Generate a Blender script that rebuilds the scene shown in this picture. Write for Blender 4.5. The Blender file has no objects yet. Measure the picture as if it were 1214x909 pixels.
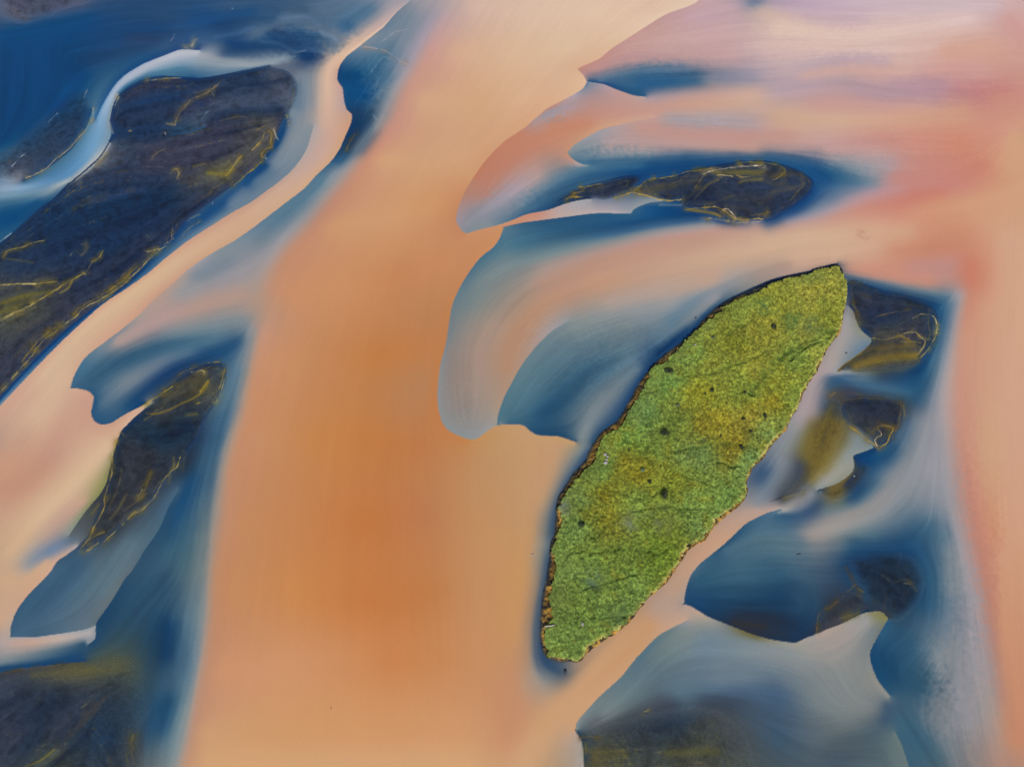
# Aerial view of a braided river: silt-laden currents, black sand bars and one grassy island.
import bpy, math, random
import numpy as np, math
# ------------------------------------------------------------------ camera and survey frame
PW, PH = 1214.0, 909.0
CAM_H, TILT, HFOV = 168.0, math.radians(20.0), math.radians(60.0)
FPX = PW / 2 / math.tan(HFOV / 2)
CS, SN = math.cos(TILT), math.sin(TILT)
def px2w(x, y, z=0.0):
    x = np.asarray(x, float); y = np.asarray(y, float)
    u = (x - PW / 2) / FPX; v = (PH / 2 - y) / FPX
    t = (CAM_H - z) / (CS - v * SN)
    return u * t, t * (SN + v * CS)
def w2px(X, Y, z=0.0):
    d = Y * SN + (CAM_H - z) * CS
    return PW / 2 + FPX * X / d, PH / 2 - FPX * (Y * CS - (CAM_H - z) * SN) / d

# ------------------------------------------------------------------ small numeric helpers
def hexes(s):
    return np.array([[int(h[i:i + 2], 16) / 255 for i in (0, 2, 4)] for h in s.split()])
def currents(s):
    """water colours; the notes were taken a little too blue, '=' marks the ones measured exactly"""
    out = []
    for h in s.split():
        r, g, b = hexes(h.lstrip('='))[0]
        k = 0 if h[0] == '=' else min(max((b - r) / 0.15, 0), 1) * min(max((r - 0.05) / 0.13, 0), 1)
        out.append((r * (1 - 0.05 * k), g * (1 - 0.10 * k), b * (1 - 0.17 * k)))
    return np.array(out)
def s2l(c):
    c = np.clip(c, 0, 1)
    return np.where(c <= 0.04045, c / 12.92, ((c + 0.055) / 1.055) ** 2.4)
def spline(P, step=1.0, closed=False):
    P = np.asarray(P, float); n = len(P)
    if closed: Q = np.vstack([P[-1:], P, P[:2]])
    else: Q = np.vstack([2 * P[0] - P[1], P, 2 * P[-1] - P[-2]])
    out = []
    for i in range(n if closed else n - 1):
        a, b, c, d = Q[i:i + 4]
        m = max(2, int(math.hypot(*(c - b)) / step)); t = np.linspace(0, 1, m, endpoint=False)[:, None]
        t1 = (c - a) * 0.42; t2 = (d - b) * 0.42
        h = t * t * (3 - 2 * t); 
        out.append(b + (c - b) * h + t1 * (t ** 3 - 2 * t * t + t) + t2 * (t ** 3 - t * t))
    if not closed: out.append(P[-1:])
    return np.vstack(out)
def ramp(cols, n):
    if len(cols) == 1: return np.repeat(cols, n, 0)
    t = np.linspace(0, len(cols) - 1, n)
    return np.stack([np.interp(t, np.arange(len(cols)), cols[:, k]) for k in range(cols.shape[1])], 1)
def parse_pts(s): return np.array([[float(v) for v in p.split(',')] for p in s.split()])
def bil(A, gx, gy):
    """bilinear lookup of A[row=y, col=x]"""
    h, w = A.shape[:2]
    gx = np.clip(gx, 0, w - 1.001); gy = np.clip(gy, 0, h - 1.001)
    ix = gx.astype(np.int32); iy = gy.astype(np.int32)
    fx = (gx - ix).astype(np.float32); fy = (gy - iy).astype(np.float32)
    if A.ndim == 3: fx = fx[..., None]; fy = fy[..., None]
    return (A[iy, ix] * (1 - fx) + A[iy, ix + 1] * fx) * (1 - fy) + (A[iy + 1, ix] * (1 - fx) + A[iy + 1, ix + 1] * fx) * fy
def vnoise(X, Y, scale, seed):
    """smooth value noise in -1..1"""
    rng = np.random.RandomState(seed); N = 257
    T = rng.rand(N, N).astype(np.float32) * 2 - 1
    gx = X / scale + 31.7 * seed; gy = Y / scale + 17.3 * seed
    ix = np.floor(gx).astype(np.int64); iy = np.floor(gy).astype(np.int64)
    fx = (gx - ix).astype(np.float32); fy = (gy - iy).astype(np.float32)
    fx = fx * fx * (3 - 2 * fx); fy = fy * fy * (3 - 2 * fy)
    i0, i1, j0, j1 = ix % N, (ix + 1) % N, iy % N, (iy + 1) % N
    return (T[j0, i0] * (1 - fx) + T[j0, i1] * fx) * (1 - fy) + (T[j1, i0] * (1 - fx) + T[j1, i1] * fx) * fy
def fbm(X, Y, scale, seed, octv=4, gain=0.5):
    r = 0; a = 1; tot = 0
    for o in range(octv):
        r = r + a * vnoise(X, Y, scale / 2 ** o, seed + o); tot += a; a *= gain
    return r / tot
def smooth01(x, a, b):
    t = np.clip((x - a) / (b - a), 0, 1); return t * t * (3 - 2 * t)
def gblur(A, s):
    r = max(1, int(3 * s)); k = np.exp(-0.5 * (np.arange(-r, r + 1) / s) ** 2).astype(np.float32); k /= k.sum()
    for ax in (0, 1):
        pad = [(0, 0)] * A.ndim; pad[ax] = (r, r)
        B = np.pad(A, pad, mode='edge'); n = A.shape[ax]; out = 0
        for i, w in enumerate(k):
            sl = [slice(None)] * A.ndim; sl[ax] = slice(i, i + n); out = out + w * B[tuple(sl)]
        A = out
    return A
def solve(V, W, iters=50):
    """fill the whole grid smoothly from the cells where W > 0 (V = sum of value * weight)"""
    h, w = W.shape; k = V.shape[2]
    if min(h, w) <= 6:
        m = W > 0
        u = np.broadcast_to(V.reshape(-1, k).sum(0) / max(W.sum(), 1e-6), V.shape).astype(np.float32)
    else:
        h2, w2 = (h + 1) // 2, (w + 1) // 2
        Vp = np.pad(V, ((0, h2 * 2 - h), (0, w2 * 2 - w), (0, 0))); Wp = np.pad(W, ((0, h2 * 2 - h), (0, w2 * 2 - w)))
        c = solve(Vp.reshape(h2, 2, w2, 2, k).sum((1, 3)), Wp.reshape(h2, 2, w2, 2).sum((1, 3)), iters)
        gy, gx = np.mgrid[0:h, 0:w].astype(np.float32)
        u = bil(c, (gx - 0.5) / 2, (gy - 0.5) / 2).astype(np.float32)
    m = (W > 0)[..., None]; val = (V / np.maximum(W, 1e-6)[..., None]).astype(np.float32)
    for i in range(iters):
        p = np.pad(u, ((1, 1), (1, 1), (0, 0)), mode='edge')
        a = (p[:-2, 1:-1] + p[2:, 1:-1] + p[1:-1, :-2] + p[1:-1, 2:]) * 0.25
        u = np.where(m, val, a)
    return u
def poly_sd(X, Y, P):
    """signed distance to a closed polygon, positive inside"""
    sh = X.shape; x = X.ravel().astype(np.float32); y = Y.ravel().astype(np.float32)
    best = np.full(x.shape, 1e12, np.float32); ins = np.zeros(x.shape, bool)
    A = P.astype(np.float32); B = np.roll(P, -1, 0).astype(np.float32)
    for (ax, ay), (bx, by) in zip(A, B):
        dx, dy = bx - ax, by - ay; L = dx * dx + dy * dy + 1e-9
        t = np.clip(((x - ax) * dx + (y - ay) * dy) / L, 0, 1)
        d = (x - ax - t * dx) ** 2 + (y - ay - t * dy) ** 2
        np.minimum(best, d, out=best)
        if ay != by:
            c = ((ay > y) != (by > y)) & (x < (bx - ax) * (y - ay) / (by - ay) + ax); ins ^= c
    d = np.sqrt(best); return np.where(ins, d, -d).reshape(sh)
def line_d(x, y, P):
    best = np.full(x.shape, 1e12, np.float32)
    for (ax, ay), (bx, by) in zip(P[:-1], P[1:]):
        dx, dy = bx - ax, by - ay; L = dx * dx + dy * dy + 1e-9
        t = np.clip(((x - ax) * dx + (y - ay) * dy) / L, 0, 1)
        np.minimum(best, (x - ax - t * dx) ** 2 + (y - ay - t * dy) ** 2, out=best)
    return np.sqrt(best)

# ------------------------------------------------------------------ the colour of the river, solved on the ground grid
CELL = 0.2
X0, X1, Y0, Y1 = -132.0, 132.0, -22.0, 172.0
NX, NY = int((X1 - X0) / CELL) + 1, int((Y1 - Y0) / CELL) + 1
def w2g(X, Y): return (X - X0) / CELL, (Y - Y0) / CELL
def build_field():
    VE = np.zeros((NY, NX, 3), np.float32); WE = np.zeros((NY, NX), np.float32)
    VS = np.zeros((NY, NX, 3), np.float32); WS = np.zeros((NY, NX), np.float32)
    OR = np.zeros((NY, NX, 2), np.float32); WO = np.zeros((NY, NX), np.float32)
    core = np.zeros((NY, NX), bool)
    def put(V, W, gx, gy, c):
        ix = np.round(gx).astype(int); iy = np.round(gy).astype(int)
        k = (ix >= 0) & (iy >= 0) & (ix < NX) & (iy < NY)
        np.add.at(V, (iy[k], ix[k]), c[k].astype(np.float32)); np.add.at(W, (iy[k], ix[k]), 1.0)
    def prep(p):
        P = spline(parse_pts(p), 1.0); g = np.stack(w2g(*px2w(P[:, 0], P[:, 1])), 1)
        s = np.r_[0, np.cumsum(np.hypot(*np.diff(g, axis=0).T))]
        t = np.linspace(0, s[-1], max(2, int(s[-1] / 0.35)))
        g = np.stack([np.interp(t, s, g[:, 0]), np.interp(t, s, g[:, 1])], 1)
        d = np.gradient(g, axis=0); d /= np.maximum(np.hypot(*d.T), 1e-6)[:, None]
        return g, d
    def orient(g, d):
        a = 2 * np.arctan2(d[:, 1], d[:, 0]); put(OR, WO, g[:, 0], g[:, 1], np.stack([np.cos(a), np.sin(a)], 1))
    for ln in EDGES.strip().splitlines():
        p, l, r = ln.split('|'); g, d = prep(p)
        nrm = np.stack([-d[:, 1], d[:, 0]], 1)            # grid y points north, so left of travel
        for sgn, cs in ((1, l), (-1, r)):
            c = ramp(currents(cs), len(g))
            for o in (0.75, 1.5): put(VE, WE, g[:, 0] + sgn * o * nrm[:, 0], g[:, 1] + sgn * o * nrm[:, 1], c)
        ix = np.round(g).astype(int); k = (ix[:, 0] >= 0) & (ix[:, 1] >= 0) & (ix[:, 0] < NX) & (ix[:, 1] < NY)
        core[ix[k, 1], ix[k, 0]] = True; orient(g, d)
    for ln in FLOWS.strip().splitlines():
        p, cs, r = ln.split('|'); g, d = prep(p); c = ramp(currents(cs), len(g)); r = float(r) * 0.85
        nrm = np.stack([-d[:, 1], d[:, 0]], 1)
        for o in np.arange(-r, r + 0.01, 0.7): put(VS, WS, g[:, 0] + o * nrm[:, 0], g[:, 1] + o * nrm[:, 1], c)
        if float(ln.split('|')[2]) < 6: orient(g, d)
    for p in CURRENT.strip().splitlines(): orient(*prep(p))
    V = np.where((WE > 0)[..., None], VE, VS); W = np.where(WE > 0, WE, WS)
    F = solve(V, W, 60)
    # distance to the sharp lines (cells), capped
    R = 30; big = 1e4
    idx = np.arange(NX)[None, :]
    l = np.maximum.accumulate(np.where(core, idx, -big), 1); r = np.minimum.accumulate(np.where(core, idx, 2 * big)[:, ::-1], 1)[:, ::-1]
    dx = np.minimum(idx - l, r - idx).astype(np.float32); dx2 = np.minimum(dx, R * 2) ** 2
    d2 = dx2.copy(); pad = np.pad(dx2, ((R, R), (0, 0)), constant_values=R * R * 4)
    for o in range(-R, R + 1): np.minimum(d2, pad[R + o:R + o + NY] + o * o, out=d2)
    dist = np.sqrt(d2)
    # soften away from the sharp lines: water mixes, it has no creases
    sig = np.clip(dist * 0.28 - 0.3, 0.0, 4.5)
    lv = [0.0, 0.7, 1.5, 3.0, 5.0, 7.5]; B = [F] + [gblur(F, s) for s in lv[1:]]
    out = np.zeros_like(F)
    for i in range(len(lv) - 1):
        a, b = lv[i], lv[i + 1]; t = ((sig - a) / (b - a))[..., None]
        m = (sig >= a) & (sig < b if i < len(lv) - 2 else sig <= b + 1)
        out[m] = (B[i] * (1 - t) + B[i + 1] * t)[m]
    F = out
    # streaks drawn along the current
    h, w = NY // 2, NX // 2
    O2 = OR[:h * 2, :w * 2].reshape(h, 2, w, 2, 2).sum((1, 3)); W2 = WO[:h * 2, :w * 2].reshape(h, 2, w, 2).sum((1, 3))
    O = solve(O2, W2, 40); O = gblur(O, 3.0); ang = 0.5 * np.arctan2(O[..., 1], O[..., 0])
    gy, gx = np.mgrid[0:NY, 0:NX].astype(np.float32)
    dxf, dyf = np.cos(ang), np.sin(ang)
    rng = np.random.RandomState(3)
    def lic(noise, n, st):
        acc = noise.copy(); tot = 1
        for sg in (1, -1):
            px, py = gx.copy(), gy.copy(); lx = ly = None
            for i in range(n):
                iy = np.clip((py / 2).astype(np.int32), 0, h - 1); ix = np.clip((px / 2).astype(np.int32), 0, w - 1)
                vx, vy = dxf[iy, ix], dyf[iy, ix]
                if lx is None: vx, vy = vx * sg, vy * sg
                else:
                    f = np.where(vx * lx + vy * ly < 0, -1, 1); vx, vy = vx * f, vy * f
                lx, ly = vx, vy
                px = np.clip(px + vx * st, 0, NX - 1); py = np.clip(py + vy * st, 0, NY - 1)
                acc += noise[py.astype(np.int32), px.astype(np.int32)]; tot += 1
        acc /= tot; return (acc - acc.mean()) / acc.std()
    n1 = rng.randn(NY, NX).astype(np.float32)
    fine = lic(gblur(n1, 0.7), 22, 1.3)
    broad = lic(gblur(rng.randn(NY, NX).astype(np.float32), 3.0), 26, 3.0)
    return F, dist, fine, broad, gx, gy
# ---------------------------------------------------------------------------
# Map of the river, traced in survey units (px of the aerial plan) and turned into
# metres on the ground by px2w().  EDGES: a line where the sediment colour of the water
# changes sharply: points | colours on its left | colours on its right (left = left
# hand when walking along it).  FLOWS: a current of one water colour: points | colours | half width
# ---------------------------------------------------------------------------
EDGES = '''
-10,798 0,797 25,792 50,789 75,786 100,784|=1c4a74 =184470 =184068 =1c4068|=343c4c =40444c =4c4c44 =54523c
236,60 215,59 195,66 170,76 150,88 138,99 129,112 120,128 114,142|=b0b4c0 =b0b4c4 =a8b0c0 =98a8c0 =8fa6c0 =7da0c0 =6a98bc|=2c4a78 =2a4c7c =1f4a7c =1c4c7c =1f5080 =2a5888 =34689a
704,524 713,512 730,499 743.5,479 754,460 766,442 779,426.6 800,411 821,393 839,372 860,356 884.5,344 912.7,331.7 934,326 958,321 981,314 992,312|=30506c =2a4a6c =24466c =24466e =1c4068 =1c4068 =1a3e68 =24486c =4a6478 =7c8080 =9c8c84 =b0968a =b8988a =bc9a8a|=1f3450
110,130 105,145 97,160 85,177 65,194 45,207 28,215|5f90ba 4a7dab 3c72a2|1c4a7c 26497a 2f4a74
141,112 152,103 168,95 190,90 215,91 240,92 265,88 290,83 320,77|3a74a8 2f6aa0 4a80b0 2f639a 5a86b2 6c90b8 88a4c4|123a6c 2a4470 1c4272 153d70 2c4a7c 2a4878 3a5580
141,112 136,120 132,132 130,145 132,158 129,167 118,185 100,202 80,218|153d70 24406e 2c4270 153a6a 3a4a74 2f4672 2c456f 26416c|9fb0c6 90aac4 88a6c4 7fa2c4 80a4c8 b0bfd0 b4c2d2 a9b9cc 90a8c2
80,218 62,236 45,248 30,262 10,280 0,288 -20,300|22406c 1c3e6c 1e3e6a 2a4468|7d9cba 1d4f80 1a4c7c 2a6090 245a88
338,135 330,155 322,175 308,193 290,209 268,226 245,243 220,262|2a5a8c 1f4a7c 143f72 1a4a7c 3a6290 2a5484 3a5a88|3a4668 4a4a60 4f4e58 4a4a5c 38456a 33436a 30426a
220,262 200,287 190,293 165,322 140,345 110,366 80,389 55,412 33,434 18,450 0,471 -20,493|1c4478 17406f 12386a 123a6e 0f3a6e 0f3a70 1a4a80|2a3d66 343f5e 3a4560 3c4560 3e475f 3a4460
372,150 362,180 342,206 300,238 275,252 250,268 225,284 200,303 175,324 150,342 125,358 103,377 77,401 52,426 29,450 0,481 -20,502|b0a4a4 b8a49c c09c8a c49a84 c89c84 cda285 cfa488 d0a68c d0a68c cca28c c89e88|8ea0b4 7a92b0 6f8cac 6a8aae 4a78a8 2a5c94 2a5c94 4a7cb0 7098c0
485,2 470,15 455,32 440,44 425,56 412,66 404,76 401,83|8a9ab4 7890b0 6c8ab0 8095b2 7c96b8 5078a4 1f4a7e|b0a4ac c4aca8 d8b8a8 e0bfa8 e2c0a6 deba9f d0a890
401,83 400,95 406,105 408,120 411,130 417,136 416,146 410,160 402,178 392,192|14406f 1a4a7c 1c5284 1a4e80 1f3f68 163a68 1a3e68 1c4470 2f6498|c8a494 c8a294 c0a098 b8a09c c49c84 cc9c80 cc9f80 cca282 cda484
392,192 375,208 360,224 330,247 300,270 275,287 250,301 225,318 205,336 185,353 165,373 150,386 130,401 110,416 100,425 92,437 86,450 84,459|3a6a9a 5a84aa 5c84a8 5d86a8 6588ac 7f98b4 8a9cb0 9a9ca8 a8978e b2968a a89890 8a94a4 7a92ac 4a7ca8 3f6c98|cda484 cea686 cda688 cba486 caa284 c9a082 c89e84 c69a82 c89c84 cca086 cda68c ceaa90
84,460 95,461 105,464 111,470 110,480 108,490 112,499 120,503 132,501 145,493 160,485 173,479|3f6c98 37648f 2f608f 28588a 2c5c8c 2a5888 2f5f90 345f8c 1c4a78 12386a|d0a890 cca088 c69a84 c49884 c69a84 c89c86 c69a84 c89e88 cda68e c8a890
180,478 162,492 150,504 143,512 138,526 133,543 129,560|2c3f5c 1c3a60 1a3a60 1f3450 243650 25344c|b8a898 d0aa90 d2ac90 d0aa8e c0a284 a09a74 908c64
129,560 126,572 118,586 103,604 92,619 82,634|2c3a4c 343c48 38404c 4a4f50 525a60 606c78|8c8a60 8a8a58 8c8c64 8c9078 8a9490
92,648 78,658 68,665 60,677 50,688 38,700 26,714 18,727 13,742 12,754|3a5c84 3f6288 456a92 3c648c 3a648e 3a628c 3e668e|a8a09c c0a090 d0a890 cca488 caa286 c8a288 c0a490 b0a298
212,580 200,601 188,628 172,651 158,674 148,686 136,706 126,721 116,735 113,742|3a5f86 2a5480 2c5680 33597f 345a80 2a527a 20486f 1f456c|4a6e92 4a6e96 507494 587896 60788f 687c8e 6a7c90 60788c
113,742 113,756 105,763|234c74 234c74|a0a4aa 8a98a8
12,755 40,755 70,751 100,746 113,741|48709a 44688e 58789a 6a8098|a8a09c b0a09c b4a8a4 a8a8ac 9aa4ac
828,-20 828,0 815,8 790,17 765,32 745,45 725,58 710,70 690,79 685,82|c4a0a0 c4a0a0 c09a9c bf9892 c49a94 c29490 c08f84 bd8a7c|e2c6ae e2c6ae e2c6ac e4c8ae e2c4aa dcba9c dcb496 d8ae90
685,83 692,90 696,97|bc8a7c b08a88 6a80a4|d8b090 dcb494 deb898
696,97 690,106 675,115 650,128 640,136 620,153 600,166 585,180 572,195 560,212|6a88b0 b0a0a8 b88878 a89498 c08068 c08068 bc7c64 bb7a60|deb898 dab292 d8aa88 d4a27e d0a07c cd9a74 cc9a72
560,212 550,230 543,247 541,262 548,274 553,277|b4826c b07f6e a88a86 988e98 8a98ac|ca966e c88e66 c48860 c08560 c28660
553,277 570,272 590,267 605,262 625,254 650,249 672,241 690,237 700,236|8498b0 8a9cb0 5c82a8 3a6898 24507f 1f3a5c 2a3850|c88e64 c68c66 c8906c c88c70 c48a74 b8a09c a8a4ac a0a4b0
597,269 620,264 650,260 680,256 705,253 730,253 747,253 752,248 762,243 772,240 785,239|c48c6c c48c70 c49484 bca49c b8a8a4 b8a8a8 b4a8ac 9ca4b4 94a4b8 8ca0b8|5c84a4 3a6894 2f5f90 2c5c8c 2f608f 2a5f90 2f6494 3a6898 3f6c9c
597,270 592,283 585,293 570,305 558,320 545,341 536,362 532,385 528,410 522,432 519,458 519,480 524,500 532,510 545,517 557,521|5c84a4 4a7ca0 4f7c9e 587fa0 6a8aa4 748ca0 7c8c9a 848c94 8a8e92 8c8e92 8c9094 8a9298 8c969c|c88e64 c88a5e c48860 c08458 be8052 bc7e50 bd7e4e be7c4c be7c4c bf824e
557,521 565,520 575,513 587,505 600,503 620,504 630,512 640,516 660,517 672,520 682,524|8c9498 94969a 9a9692 3f6e92 3a688c 24507a 1f4a70 204a70 3f6284|bf8a58 bc9060 c09468 c09870 c0986e c0986e c0986e
589,504 591,490 598,470 606,455 614,440 624,425 638,408 655,392 675,380|9c9690 a8917e ac8e78 ae8f7a ac9080 a8948c a0989a 949aa2|4f7c9c 54809c 5c849e 6488a0 6c8ca2 708ea4 7890a4 8496a4
673,182 678,188 688,194 697,196|8498ac 5f86a8 4a7aa4 4a7ca8|c48c74 bc9080 b0a0a0 7c9cb4
673,180 682,171 697,162 715,153 740,147 775,140|c48f74 c49478 cc9c80 cca084 c8a08c c8a090|8c9cac 98a0ac a0a0ac b09c9c bc9890 c09890
696,97 715,100 730,106 750,113 765,115|2f5c94 24508a 2a5c90 2c6094|8098b8 b49aa0 c0988e b8a09c
1006,363 1012,370 1015,380 1020,390 1026,396 1033,402 1031,408 1022,416 1010,425 1000,432 993,439|243a60 3a3f4c 6a5830 14335e 2a3f60 6a5a38 7a6630 756230 6e5e34 6a5c38|8a94a8 8a8c8c 86887c 8a8c80 8095a4 6a8cb4 6c8cb0 7890a8 8a98a4 98989c
1035,531 1025,535 1012,540 1013,550 1011,558 1003,566 990,574 970,580|0f3a64 123f6c 1f3a58 4a4a40 6a5c34 6a5c3a 2a4468|8095a4 8c9494 94938a 8c8e80 8c8e84 8a9494
925,603 912,607 900,612 885,620 872,632 858,645 842,658 830,668 820,680 815,692 812,705 811,715|5f84a4 4a749c 3f6c94 2f5f8c 2c5a84 33608a 3f6c94 456f94 2a5480 1f4a74|ac9c98 b89c90 bc9a88 c09c84 c49c80 c4a084 c09c84 bc9c88 b49a88 a8968c
811,716 820,719 830,725 840,731 855,737 870,743 885,749 900,754 915,758 935,761 945,761 955,756 966,752|1c4670 163c64 1c3858 243248 2c3040 26344c 1c3450 1c3656 203450|b09a90 b8a08c 9c9890 7a8080 706c4c 6c6848 8a8878 94958f a09a90 9c9a98
966,752 980,746 1000,738 1020,728 1032,725 1045,725 1053,733|2a3448 34384a 3a3c48 4a4a44 1a3654 24344c 303840|a89a92 ac9c92 a4988f a09c98 94948c 84805c 7a784c
1053,733 1046,745 1036,762 1031,775 1034,790 1042,808 1055,824|2c5c88 2f628e 1f4a74 14446c 1a4a72 2a5a80|80805c 70787c 788488 848888 8c8c84 8c8c88
1062,868 1070,885 1078,909 1082,925|3f688a 3f688a|6a8088 6a8088
815,735 800,742 782,752 768,765 752,782 738,800 722,815 708,828 695,842 684,856 682,866|94969a 6f8898 5f8098 587c98 5f8098 68849a 708898 788c98 7c8a90|c0a08c c49c80 c4986f c69a74 c89c76 c89c76 c89a74
682,866 686,872 690,880 692,895 692,909 692,925|2c4a68 1c3450 243c5a 4a4a38 4a4430|b89c88 a89c94 a09890 a8a09a b8a08a
'''
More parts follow.
